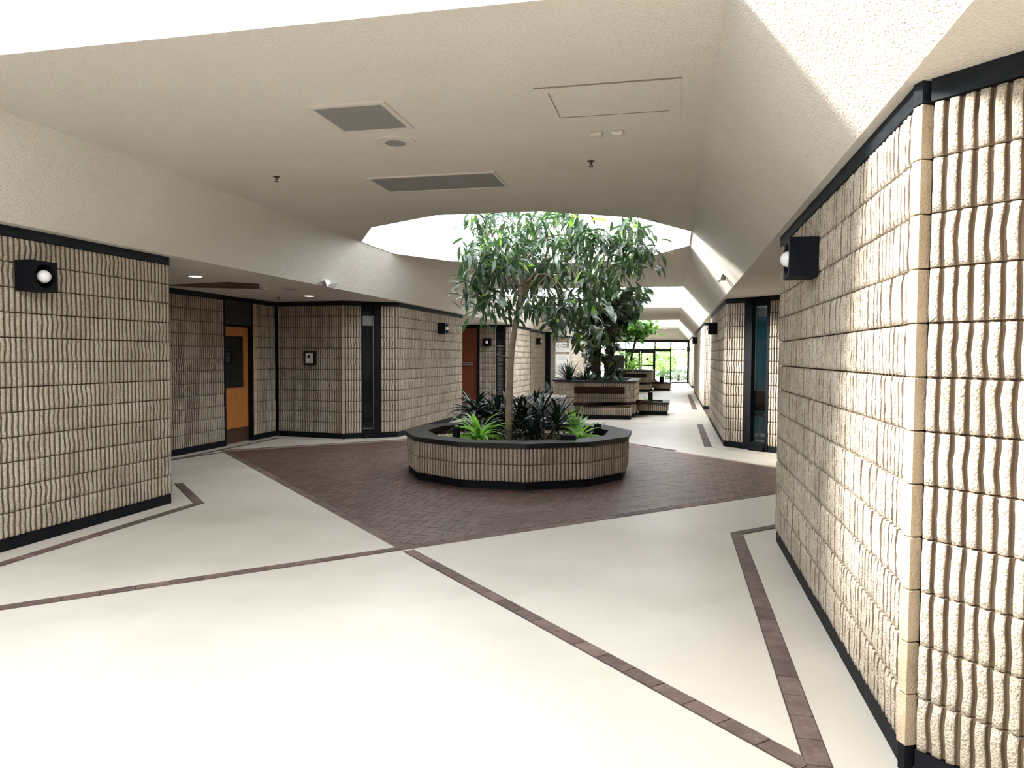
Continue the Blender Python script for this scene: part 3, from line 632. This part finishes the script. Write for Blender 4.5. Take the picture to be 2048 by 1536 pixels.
T1=[(-2.72,9.73,3.4),(-2.61,9.88,3.49),(-2.45,9.94,3.54),(-2.34,10.13,3.46),(-2.08,9.87,3.49),(-2.6,10.1,3.29),(-2.15,8.99,3.06),(-1.88,9.53,3.3),(-1.82,10.13,3.51),(-1.91,9.76,3.19),(-1.81,10.08,3.33),(-1.47,9.09,3.34),(-1.45,9.54,3.38),(-1.24,9.26,3.27),(-2.72,9.63,3.0),(-2.61,9.67,3.07),(-2.31,8.97,2.81),(-2.54,9.22,2.79),(-2.33,9.3,2.92),(-2.39,10.1,2.9),(-2.76,9.91,2.61),(-2.44,9.15,2.6),(-2.49,9.95,2.6),(-2.61,9.12,2.4),(-2.64,9.72,2.31),(-2.36,9.11,2.34),(-2.14,8.95,2.25),(-2.68,10.04,2.2),(-2.15,9.21,2.17),(-2.01,9.22,3.03),(-2.06,10.18,3.04),(-1.83,10.04,3.14),(-1.57,9.31,2.96),(-1.56,10.15,3.16),(-1.88,9.62,2.76),(-1.72,9.8,2.83),(-1.42,9.21,2.69),(-1.36,10.13,2.88),(-1.79,9.81,2.58),(-2.01,10.16,2.62),(-1.62,10.07,2.59),(-1.25,9.32,3.03),(-1.15,9.4,3.09),(-1.04,9.16,3.13),(-0.95,9.13,2.98),(-0.81,9.03,2.99),(-0.73,9.33,3.07),(-0.64,9.7,3.23),(-0.53,8.95,3.17),(-0.51,9.8,3.19),(-0.53,9.37,3.0),(-0.68,9.34,2.94),(-0.58,9.97,2.99),(-0.41,9.55,2.9),(-0.3,9.34,2.8),(-0.56,9.55,2.79),(-0.77,9.83,2.88),(-0.59,9.02,2.66),(-1.85,10.17,2.41),(-1.76,8.98,2.21),(-1.66,9.89,2.31),(-1.53,10.01,2.39),(-1.25,8.97,2.24),(-1.59,9.93,2.13),(-1.31,9.41,2.08),(-1.21,9.67,2.03),(-1.32,8.96,2.17),(-1.67,9.01,2.12),(-1.04,9.18,2.5),(-1.01,10.14,2.72),(-1.17,9.2,2.51),(-0.99,9.89,2.49),(-1.13,10.11,2.32),(-1.33,10.13,1.89),(-1.15,9.38,1.91),(-1.0,9.39,2.76),(-0.86,9.61,2.64),(-1.46,9.92,1.96),(-2.01,9.09,2.76),(-2.15,9.89,2.59),(-2.31,9.95,2.6),(-2.04,10.02,2.43)]
T2=[(-2.27,18.95,2.87),(-2.14,20.13,3.09),(-1.7,19.02,2.85),(-1.4,19.34,3.0),(-1.22,19.69,3.18),(-1.11,20.09,3.29),(-1.92,19.34,2.5),(-1.65,20.1,2.54),(-1.34,19.61,2.67),(-2.18,19.31,2.5),(-2.05,19.31,3.29),(-1.65,19.13,3.24),(-1.25,19.0,3.33),(-0.98,19.09,3.28),(-1.5,19.8,2.86),(-1.25,20.2,2.92),(-1.83,19.11,2.75),(-2.27,18.96,2.55),(-1.79,20.18,2.34)]
T2b=[(-2.19,19.47,2.09),(-2.08,19.4,1.85),(-2.22,19.32,1.65),(-2.03,19.5,1.56),(-2.2,19.61,1.32),(-2.04,19.43,1.12),(-1.72,19.41,2.09),(-1.54,19.23,1.85),(-1.7,19.66,1.61),(-1.48,19.22,1.46),(-1.62,19.45,1.22),(-1.45,19.62,1.16),(-1.8,19.27,1.98),(-2.33,19.57,1.85),(-1.61,19.67,2.15)]
T3=[(-2.38,33.08,2.95),(-2.13,33.3,3.01),(-1.79,32.35,3.01),(-1.49,32.81,2.98),(-1.15,32.41,2.92),(-1.01,33.38,2.83),(-2.35,32.61,2.67),(-2.1,32.83,2.72),(-1.79,33.6,2.79),(-1.43,33.39,2.74),(-1.12,33.57,2.65),(-2.19,32.83,2.46),(-1.88,32.88,2.5),(-1.55,33.22,2.47),(-1.27,32.87,2.54),(-1.69,32.61,2.62)]

# long-leaved tree in the round planter
t1 = thing('tree', 'tree with a pale slender trunk and long drooping leaves in the round planter', 'tree', (-2.12, 9.4, zs))
trunk = [(-2.125, 9.4, zs-.03), (-2.12, 9.4, .8), (-2.11, 9.4, 1.1), (-2.10, 9.4, 1.4), (-2.085, 9.4, 1.63), (-2.04, 9.4, 1.95), (-1.99, 9.42, 2.22), (-1.965, 9.43, 2.45)]
quick('trunk', lambda m: m.tube(trunk, [.052, .048, .045, .042, .040, .037, .033, .028], 12), 'bark', t1, True)
fork = Vector(trunk[-1]); limbs = []
for e in ((-2.45, 9.6, 3.15), (-2.1, 9.9, 3.3), (-1.7, 9.6, 3.1), (-1.35, 9.45, 2.95), (-2.5, 9.3, 2.7), (-1.6, 9.3, 2.6), (-.85, 9.5, 3.0)):
    e = Vector(e); mid_ = (fork+e)/2+Vector((random.uniform(-.08, .08), 0, .08)); limbs.append((mid_, e)); r0 = .022
    quick('branch', lambda m: m.tube([fork-Vector((0, 0, random.uniform(0, .2))), mid_, e], [r0, r0*.7, r0*.4], 8), 'bark', t1, True)
tw = MB(); lv = []
l1 = [leaf_mesh('long_leaf', 'leaf1', .215, c) for c in (.2, .5, .8)]+[leaf_mesh('young_leaf', 'leaf1y', .24, .4)]
for c in T1:
    cv = Vector(c); best = min((q for l in limbs for q in l), key=lambda q: (q-cv).length); md = (best+cv)/2+Vector((0, 0, .05)); tw.tube([best, md, cv], [.008, .006, .003], 5)
    spray(lv, c, 25, .235, 3, yk=3, yp=.05, down=(-1.1, .35), spread=.40)
for _ in range(36): spray(lv, (random.uniform(-2.6, -1.1), random.uniform(9.3, 10.2), random.uniform(2.55, 3.15)), 10, .22, 3, down=(-1.2, .3))
for q in ((-2.72, 9.75, 3.44), (-1.3, 9.55, 3.3), (-.62, 9.6, 3.2), (-1.0, 9.4, 3.12), (-1.75, 9.8, 3.45)): spray(lv, q, 5, .18, 3, yk=3, yp=.9, down=(-.5, .9))
tw.build('twigs', 'twig', t1, True, kind='stuff')
quick('bare_twig', lambda m: [m.tube([(-2.12, 9.38, 1.52), (-2.24, 9.3, 1.57), (-2.36, 9.25, 1.56)], [.009, .006, .003], 5), m.tube([(-2.12, 9.38, 1.66), (-2.28, 9.3, 1.68), (-2.42, 9.25, 1.62)], [.006, .005, .002], 5)], 'twig', t1, True)
foliage(t1, lv, l1, 295)
# climbing tree with broad leaves in the nearer tall planter
t2 = thing('tree', 'dark double-trunked tree wrapped in climbing leaves on the nearer tall planter', 'tree', (-1.87, 19.4, zt2-.05))
quick('trunk', lambda m: m.tube([(-2.03, 19.45, zt2-.1), (-2.0, 19.45, 1.6), (-1.96, 19.45, 2.4), (-1.85, 19.5, 3.0)], [.13, .11, .10, .06], 10), 'bark2', t2, True)
quick('trunk', lambda m: m.tube([(-1.72, 19.5, zt2-.1), (-1.70, 19.5, 1.6), (-1.66, 19.5, 2.3), (-1.4, 19.5, 3.0)], [.11, .09, .08, .05], 10), 'bark2', t2, True)
quick('branch', lambda m: m.tube([(-1.64, 19.5, 1.0), (-1.52, 19.4, 2.1), (-1.45, 19.3, 2.6), (-1.25, 19.3, 3.0)], [.035, .03, .03, .02], 8), 'bark2', t2, True)
l2 = [leaf_mesh('broad_leaf', 'leaf2', .42, c, blunt=True) for c in (.2, .5)]+[leaf_mesh('yellow_leaf', 'leaf2y', .45, .3, blunt=True)]
lv = []
for c in T2: spray(lv, c, 26, .38, 2, yk=2, yp=.03, down=(-1.0, .4), spread=.5)
for c in T2b: spray(lv, c, 17, .28, 2, yk=2, yp=.07, down=(-1.3, .2), spread=.30)
foliage(t2, lv, l2, 290)
# round-leaved tree on the far tall planter
t3 = thing('tree', 'small tree with thin leaning trunk and round bright green crown, far tall planter', 'tree', (-2.05, 34.5, zt2-.05))
quick('trunk', lambda m: m.tube([(-2.10, 34.5, zt2-.1), (-1.93, 34.5, 1.6), (-1.76, 34.5, 2.30), (-1.70, 34.5, 2.65)], [.06, .055, .05, .04], 8), 'bark2', t3, True)
quick('branch', lambda m: m.tube([(-1.76, 34.5, 2.28), (-1.52, 34.5, 2.45), (-1.25, 34.5, 2.65)], [.04, .035, .02], 8), 'bark2', t3, True)
l3 = [leaf_mesh('round_leaf', 'leaf3', .62, c, blunt=True) for c in (.2, .5)]; lv = []
T3 = [(x*1.045, y+1.5, 1.55+(z-1.55)*1.045) for x, y, z in T3]
for c in T3: spray(lv, c, 26, .32, 2, down=(-.7, .9), spread=.5, twist=.8)
for c in ((-2.12, 34.4, 1.5), (-2.02, 34.4, 1.3), (-2.2, 34.5, 1.65)): spray(lv, c, 7, .28, 2, down=(-.7, .6), spread=.5)
foliage(t3, lv, l3, 200)

# ---------------------------------------------------------------- lights and devices
def sconce(label, wallx, y, z, side):
    """black cube fitting on a wall; side=+1 faces +x (left wall), -1 faces -x; side='s' faces -y"""
    t = thing('wall_lamp', label, 'lamp', (wallx, y, z), 'black box wall lamps'); D, S, r = .17, .24, .096
    def body(m):
        n = 24; circ = [(r*math.cos(2*math.pi*k/n+math.pi/4), r*math.sin(2*math.pi*k/n+math.pi/4)) for k in range(n)]
        def sq(k):
            a = 2*math.pi*k/n+math.pi/4; c, s_ = math.cos(a), math.sin(a); q = S/2/max(abs(c), abs(s_)); return (q*c, q*s_)
        loc = []
        for k in range(n): loc.append((0,)+sq(k))
        for k in range(n): loc.append((D,)+sq(k))
        for k in range(n): loc.append((D,)+circ[k])
        for k in range(n): loc.append((D-.13,)+circ[k])
        fs = []
        for g in range(3):
            for k in range(n): j = (k+1) % n; fs.append((g*n+k, g*n+j, (g+1)*n+j, (g+1)*n+k))
        fs.append(tuple(range(n-1, -1, -1))); fs.append(tuple(3*n+k for k in range(n-1, -1, -1)))
        m.add([xf(p) for p in loc], fs)
    def xf(p):
        if side == 's': return (wallx+p[1], y-p[0], z+p[2])
        return (wallx+p[0]*side, y+p[1], z+p[2])
    quick('housing', body, 'black', t)
    def sph(m):
        c = (D-.015, 0, 0); rr = .052; prof = [(max(.002, rr*math.sin(math.pi*k/8)), -rr*math.cos(math.pi*k/8)) for k in range(9)]; n = 14; b = len(m.v)
        pts = [xf((c[0]+h, q*math.cos(2*math.pi*k/n), q*math.sin(2*math.pi*k/n))) for q, h in prof for k in range(n)]
        m.add(pts, [(i*n+k, i*n+(k+1) % n, (i+1)*n+(k+1) % n, (i+1)*n+k) for i in range(8) for k in range(n)])
    quick('bulb', sph, 'bulb', t, True)
    quick('socket', lambda m: m.tube([xf((D-.128, 0, 0)), xf((D-.065, 0, 0))], .022, 10), 'metal', t)
sconce('black box lamp with a white globe bulb on the near left block wall', XL, 4.93, 2.165, 1)
sconce('black box lamp seen side-on, white bulb just showing, on the near right block wall', XR, 4.89, 2.165, -1)
sconce('black box lamp on the second left block wall, between slot window and red door', XL, 15.5, 2.15, 1)
sconce('black box lamp on the second right block wall, beyond the blue slot window', XR, 15.6, 2.13, -1)
sconce('small black lamp facing down the hall, between red door and slot window', -5.82, 22.70, 1.98, 's')
sconce('small black lamp on the recessed left wall before the sign', -5.26, 28.2, 2.12, 1)
sconce('small black lamp on the sunlit third right wall', XR, 29.0, 2.18, -1)
sconce('tiny black lamp on the last right wall beside the glass end', XR, 41.6, 1.95, -1)
# ceiling devices on the flat
def ceiling_panel(name, label, x0, x1, y0, y1, z, mat_in, fw=.035, drop=.012, cat='vent', inner='grille', mf='offwhite'):
    t = thing(name, label, cat, ((x0+x1)/2, (y0+y1)/2, z))
    quick('frame', lambda m: ring_prism(m, [(x0, y0), (x1, y0), (x1, y1), (x0, y1)], [(x0+fw, y0+fw), (x1-fw, y0+fw), (x1-fw, y1-fw), (x0+fw, y1-fw)], z-drop, z+.001), mf, t)
    quick(inner, lambda m: m.box(((x0+x1)/2, (y0+y1)/2, z-.002), (x1-x0-2*fw, y1-y0-2*fw, .006)), mat_in, t); return t
ceiling_panel('ceiling_grille', 'square grey return-air grille in a pale frame beside the round speaker', -2.39, -1.84, 4.47, 5.04, ZC, 'grille')
ceiling_panel('ceiling_grille', 'long narrow grey air grille on the ceiling before the skylight opening', -2.79, -1.575, 6.35, 6.94, ZC, 'grille', fw=.022)
h = ceiling_panel('access_hatch', 'plaster-coloured access hatch in the ceiling at the right crease', -.86, .02, 4.45, 5.09, ZC, 'plaster', fw=.075, drop=.008, cat='hatch', inner='lid', mf='plaster')
quick('lid_shadow_strip', lambda m: [m.box((-.42, 4.448, ZC-.004), (.88, .004, .008)), m.box((-.782, 4.77, ZC-.0055), (.005, .49, .006)), m.box((-.42, 5.012, ZC-.0055), (.73, .005, .006))], 'joint', h)  # solid dark strips stand in for the lid's shadow lines; no gap is cut
t = thing('ceiling_speaker', 'round ceiling speaker with pale ring and dark perforated centre', 'speaker', (-2.10, 5.33, ZC))
quick('ring', lambda m: m.lathe((-2.10, 5.33, ZC), [(.155, .001), (.155, -.010), (.145, -.014), (.085, -.014)], 32), 'offwhite', t); quick('speaker_grille', lambda m: m.lathe((-2.10, 5.33, ZC-.013), [(.082, 0), (.075, -.004), (.02, -.005)], 24), 'grille', t)
for k in range(8): quick('screw', lambda m: m.lathe((-2.10+.125*math.cos(k*.785+.3), 5.33+.125*math.sin(k*.785+.3), ZC-.013), [(.005, 0), (.005, -.003)], 6), 'grille', t)
for k, x in enumerate((-.58, -.425)):
    t = thing('ceiling_sensor', ['small square cream sensor nearer the middle of the ceiling', 'small square cream sensor nearer the right crease'][k], 'sensor', (x, 5.42, ZC), 'small square sensors behind the access hatch')
    quick('housing', lambda m: m.box((x, 5.42, ZC-.014), (.085, .085, .03), bev=.008), 'offwhite', t)
def sprinkler(label, x, y, z):
    t = thing('sprinkler', label, 'sprinkler', (x, y, z), 'fire sprinkler heads')
    quick('escutcheon', lambda m: m.lathe((x, y, z), [(.030, 0), (.034, -.003), (.014, -.010)], 16), 'brass', t); quick('pipe', lambda m: m.tube([(x, y, z), (x, y, z-.03)], .009, 8), 'brass', t)
    quick('deflector', lambda m: m.lathe((x, y, z-.045), [(.019, 0), (.021, -.003)], 12), 'brass', t); quick('frame_arms', lambda m: [m.tube([(x-.010, y, z-.028), (x-.013, y, z-.036), (x-.003, y, z-.046)], .003, 5), m.tube([(x+.010, y, z-.028), (x+.013, y, z-.036), (x+.003, y, z-.046)], .003, 5)], 'brass', t)
sprinkler('brass sprinkler head hanging from the ceiling behind the two square sensors', -.70, 6.18, ZC); sprinkler('brass sprinkler head hanging on the left part of the vault ceiling', -3.58, 6.15, ZC)
sprinkler('small sprinkler head between the first and second skylight openings', -.70, 15.0, ZC); sprinkler('sprinkler head in the left alcove soffit', -6.70, 11.55, ZS)
def downlight(label, x, y, z, r=.085):
    t = thing('downlight', label, 'lamp', (x, y, z), 'recessed downlights')
    quick('trim_ring', lambda m: m.lathe((x, y, z), [(r+.02, .001), (r+.02, -.006), (r, -.008)], 24), 'white', t); quick('lens', lambda m: m.lathe((x, y, z-.0085), [(r-.004, 0), (r-.01, -.003)], 24), 'lamp', t)
downlight('lit recessed downlight in the alcove soffit near the block corner', -5.95, 8.25, ZS); downlight('lit recessed downlight over the alcove corner beyond the sprinkler', -6.02, 11.35, ZS)
downlight('lit recessed downlight in front of the red door', -6.42, 22.2, ZS)
for k, x in enumerate((-3.05, -1.9, -.55)): downlight(['lit downlight left above the glass end doors', 'lit downlight above the middle of the glass end doors', 'lit downlight right above the glass end doors'][k], x, 43.6, 2.62 if False else ZC, .1)
t = thing('ceiling_hatch', 'flat brown panel set in the alcove soffit', 'hatch', (-6.4, 9.4, ZS)); quick('panel', lambda m: m.prism([(-7.1, 9.25), (-6.0, 9.02), (-5.72, 9.35), (-6.1, 9.95), (-6.9, 9.6)], ZS-.012, ZS+.001), 'kick', t)
t = thing('smoke_detector', 'round stepped smoke detector in the alcove soffit beside the brown panel', 'detector', (-5.98, 9.9, ZS)); quick('base', lambda m: m.lathe((-5.98, 9.9, ZS), [(.075, 0), (.075, -.016)], 24), 'offwhite', t); quick('sensor_head', lambda m: m.lathe((-5.98, 9.9, ZS-.016), [(.055, 0), (.05, -.018), (.02, -.028)], 24), 'offwhite', t)
t = thing('ceiling_speaker', 'thin round speaker plate in the alcove soffit', 'speaker', (-5.65, 10.05, ZS)); quick('ring', lambda m: m.lathe((-5.65, 10.05, ZS), [(.14, 0), (.14, -.008), (.10, -.012)], 28), 'offwhite', t); quick('speaker_grille', lambda m: m.lathe((-5.65, 10.05, ZS-.012), [(.098, 0), (.09, -.003)], 24), 'grille', t)
# twin emergency lights at the soffit edges
def emergency(label, x, y, z, s, mat='white'):
    t = thing('emergency_light', label, 'lamp', (x, y, z), 'twin-head emergency lights')
    quick('body', lambda m: m.box((x, y, z+.03), (.06, .15, .07), bev=.015), mat, t)
    for k, (dy, a, tilt) in enumerate(((-.07, -2.2 if s > 0 else -.9, .5), (.10, .1 if s > 0 else 2.8, -.2))):
        c = Vector((x+.07*s, y+dy, z-.01)); d = Vector((math.cos(a), math.sin(a), -.35)).normalized(); sd_ = d.cross(Vector((0, 0, 1))).normalized(); up = sd_.cross(d)
        def head(m, n0, n1, q0, q1):
            pts = [c+d*n+(sd_*u+up*v)*q for n, q in ((n0, q0), (n1, q1)) for u, v in ((-1, -.6), (-.6, -1), (.6, -1), (1, -.6), (1, .6), (.6, 1), (-.6, 1), (-1, .6))]
            m.add(pts, [tuple(range(7, -1, -1)), tuple(range(8, 16))]+[(i, (i+1) % 8, 8+(i+1) % 8, 8+i) for i in range(8)])
        h = quick('lamp_head', lambda m: head(m, -.045, .045, .022, .05), mat, t)
        quick('lens', lambda m: head(m, .0455, .049, .042, .040), 'grille', h)
        quick('bracket', lambda m: m.tube([(x, y+dy*.6, z+.02), tuple(c-d*.03)], .010, 6), 'dark', t)
emergency('white twin-head emergency light on the edge of the left soffit', -4.92, 9.75, ZS+.04, 1)
emergency('twin-head emergency light in the sun patch on the right slope', .70, 10.75, ZS+.14, -1)
# thermostat
t = thing('thermostat', 'white thermostat in a dark wooden frame on the alcove wall', 'thermostat', (-6.62, 12.50, 1.49)); a = math.atan2(-.16, 1.37)
def tb(m, u, w_, z, hh, d0, d1, mi=0): c = (-6.62+u, 12.535+u*-.117-(d0+d1)/2, z); m.box(c, (w_, abs(d1-d0), hh), a, mi)
quick('wooden_frame', lambda m: [tb(m, 0, .24, 1.605, .03, 0, .07), tb(m, 0, .24, 1.375, .03, 0, .07), tb(m, -.105, .03, 1.49, .22, 0, .07), tb(m, .105, .03, 1.49, .22, 0, .07)], 'bench', t)
quick('case', lambda m: tb(m, 0, .18, 1.49, .19, .02, .05), 'white', t); quick('display', lambda m: tb(m, -.02, .06, 1.52, .05, .05, .054), 'screen', t)
# uplights in the planters
def uplight(label, x, y, z, h, wd, box=False):
    t = thing('uplight', label, 'lamp', (x, y, z), 'black uplights in the planters')
    if box: quick('housing', lambda m: m.box((x, y, z+h/2), (wd, wd*.8, h), .15, bev=.008), 'black', t)
    else: quick('housing', lambda m: m.lathe((x, y, z), [(wd*.42, 0), (wd/2, .01), (wd/2, h-.01), (wd*.42, h)], 16), 'black', t)
    quick('knob', lambda m: m.lathe((x, y, z+h), [(.012, 0), (.012, .014), (.02, .018), (.02, .024)], 8), 'metal', t)
uplight('black round uplight beside the gravel at the left of the round planter', -2.72, 9.0, zs, .20, .10); uplight('black square uplight at the right front of the round planter', -1.24, 8.75, zs, .17, .19, True)
uplight('small black uplight at the right rear rim of the round planter', -1.02, 10.1, zs, .18, .10); uplight('black round uplight on the low wing of the nearer tall planter', -.60, 19.78, .27, .33, .12)
uplight('black round uplight on the low wing of the far tall planter', -.55, 34.3, .27, .36, .2)
# bin with a clear liner
t = thing('trash_bin', 'waste bin with a clear plastic liner folded over its rim, behind the round planter', 'bin', (-2.78, 17.5, 0))
quick('body', lambda m: m.lathe((-2.78, 17.5, 0), [(.17, 0), (.2, .02), (.22, .56), (.21, .56)], 20), 'bin', t)
def bag(m):
    n = 28; rows_ = ((.215, .40, .01), (.245, .46, .02), (.25, .56, .015), (.235, .60, .015), (.19, .585, .02), (.14, .50, .03)); b = len(m.v)
    for i, (r, z, j) in enumerate(rows_):
        for k in range(n): q = r+j*math.sin(k*2.7+i)+random.uniform(-j, j)*.6; an = 2*math.pi*k/n; m.v.append((-2.78+q*math.cos(an), 17.5+q*math.sin(an), z+random.uniform(-j, j)))
    for i in range(len(rows_)-1):
        for k in range(n): m.f.append((b+i*n+k, b+i*n+(k+1) % n, b+(i+1)*n+(k+1) % n, b+(i+1)*n+k)); m.m.append(0)
quick('liner', bag, 'bag', t)
# dentist's sign
SY, SX = 26.4, -3.96
t = thing('sign', 'white VISION DENTAL banner stand left of the nearer tall planter', 'sign', (SX, SY, 0))
quick('board', lambda m: m.box((SX, SY, 1.08), (.52, .03, 1.92)), 'board', t); quick('foot', lambda m: m.box((SX, SY, .05), (.56, .22, .10)), 'metal', t)
quick('band', lambda m: m.box((SX, SY-.017, 1.66), (.50, .004, .085)), 'signbar', t)
def text(s, x, z, size, mat, bold=0, sx=1):
    c = bpy.data.curves.new('lettering', 'FONT'); c.body = s; c.size = size; c.align_x = 'LEFT'; c.extrude = .001; c.offset = bold; c.materials.append(M[mat])
    q = bpy.data.objects.new('lettering_curve', c); me = bpy.data.meshes.new_from_object(q); bpy.data.objects.remove(q); o = bpy.data.objects.new('lettering', me); COL.objects.link(o); o.parent = t; o.location = (x-SX, -.022, z); o.rotation_euler = (R(90), 0, 0); o.scale = (sx, 1, 1)
text('VISION', SX-.02, 1.93, .085, 'signtext', .002, .82); text('DENTAL', SX-.02, 1.845, .085, 'signtext', .002, .78); text('561.798.2308', SX-.20, 1.64, .062, 'board', .001, .95)
text('COMPREHENSIVE DENTAL CARE', SX-.23, 1.765, .032, 'signgrey', 0, .80); text('DR. AND ASSOCIATES', SX-.21, 1.52, .042, 'signgrey', .001, .86) if False else None
quick('logo', lambda m: [m.tube([(SX-.23, SY-.018, 1.975), (SX-.205, SY-.018, 1.93), (SX-.18, SY-.018, 1.85), (SX-.155, SY-.018, 1.90), (SX-.14, SY-.018, 1.97)], .009, 6), m.tube([(SX-.115+.055*math.cos(a_*.45), SY-.018, 1.915+.062*math.sin(a_*.45)) for a_ in range(-5, 9)], .009, 6)], 'signgrey', t)
def lines(m):
    for k, (x0, w_, z) in enumerate([(-.19, .38, 1.53), (-.15, .30, 1.49), (-.13, .26, 1.44), (-.15, .31, 1.40)]+[(-.22, random.uniform(.10, .17), 1.24-.045*k) for k in range(9)]): m.box((SX+x0+w_/2, SY-.016, z), (w_, .002, .012))
quick('small_print', lines, 'signgrey', t)
quick('picture', lambda m: [m.box((SX+.03, SY-.016, 1.22), (.05, .002, .13)), m.box((SX+.11, SY-.016, 1.21), (.04, .002, .15)), m.box((SX+.18, SY-.016, 1.22), (.05, .002, .10))], 'signgrey', t)
# dark monitor on the far planter
t = thing('monitor', 'black upright screen box standing on the far tall planter', 'monitor', (-2.48, 33.3, zt2)); quick('housing', lambda m: m.box((-2.48, 33.3, 1.30), (.55, .25, .62), bev=.02), 'dark', t)
quick('screen', lambda m: m.box((-2.48, 33.17, 1.32), (.47, .01, .48)), 'screen', t); quick('foot', lambda m: m.box((-2.48, 33.3, .95), (.45, .3, .10)), 'metal', t)

# ---------------------------------------------------------------- outside the glass end
quick('ground_outside', lambda m: quad(m, (-40, Y1+.1, -.03), (40, Y1+.1, -.03), (40, 110, -.03), (-40, 110, -.03)), 'grass', kind='structure')
def mass(name, label, cat, c, dims, n, s, mat, seedv=1):
    t = thing(name, label, cat, (c[0], c[1], 0)); mb = MB(); ms = leaf_mesh('lf', mat, .5, .4, blunt=True)
    for _ in range(n):
        u, v_ = random.uniform(0, 6.283), random.uniform(-1, 1); r = random.uniform(.6, 1.0); q = math.sqrt(1-v_*v_)
        p = Vector((c[0]+dims[0]/2*r*q*math.cos(u), c[1]+dims[1]/2*r*q*math.sin(u), max(.02, c[2]+dims[2]/2*r*v_))); d = Vector((random.gauss(0, 1), random.gauss(0, 1), random.gauss(.2, .7))).normalized(); F = frame_of(d, random.uniform(-1, 1)); b = len(mb.v)
        for v in ms.vertices: mb.v.append(tuple(p+F @ (v.co*s)))
        for f in ms.polygons: mb.f.append(tuple(b+q_ for q_ in f.vertices)); mb.m.append(0)
    mb.build('foliage', mat, t, True, kind='stuff')
    quick('stem', lambda m: m.tube([(c[0], c[1], -.05), (c[0], c[1], c[2])], min(dims[0], dims[1])*.06+.02, 6), 'bark2', t)
mass('hedge', 'low clipped dark hedge outside the right panes of the glass end', 'hedge', (.3, 49.0, .38), (3.4, 1.1, .78), 1600, .12, 'hedge')
mass('bush', 'bright green bush outside, seen through the pane right of the end doors', 'bush', (-.9, 58, 1.35), (3.0, 2.5, 1.9), 1500, .32, 'bush'); mass('bush', 'green bush outside, seen through the end doors', 'bush', (-3.6, 61, 1.35), (3.2, 2, 1.7), 1500, .34, 'bush')
mass('bush', 'green bush outside behind the pale tree trunk', 'bush', (1.9, 64, 1.5), (2.6, 3, 2.2), 1300, .34, 'bush'); mass('bush', 'green bush outside, seen through the leftmost end panes', 'bush', (-7.4, 62, 1.5), (4.0, 3, 2.2), 1300, .36, 'bush')
t = thing('tree', 'pale leaning tree trunk outside the rightmost end pane', 'tree', (.2, 52, 0))
quick('trunk', lambda m: m.tube([(.15, 52, -.05), (.3, 52, .8), (.55, 52.1, 1.7), (.95, 52.2, 2.9), (1.3, 52.2, 4.2)], [.17, .13, .11, .09, .06], 10), 'palebark', t, True)
for e in ([(.3, 52, .8), (.15, 52.1, 1.8), (.1, 52.2, 3.4)], [(.55, 52.1, 1.7), (.5, 52, 2.6), (.2, 52, 4)], [(.32, 52, .6), (.8, 51.8, 1.2), (1.3, 51.8, 2.2)]): quick('branch', lambda m: m.tube(e, [.09, .07, .05], 8), 'palebark', t, True)
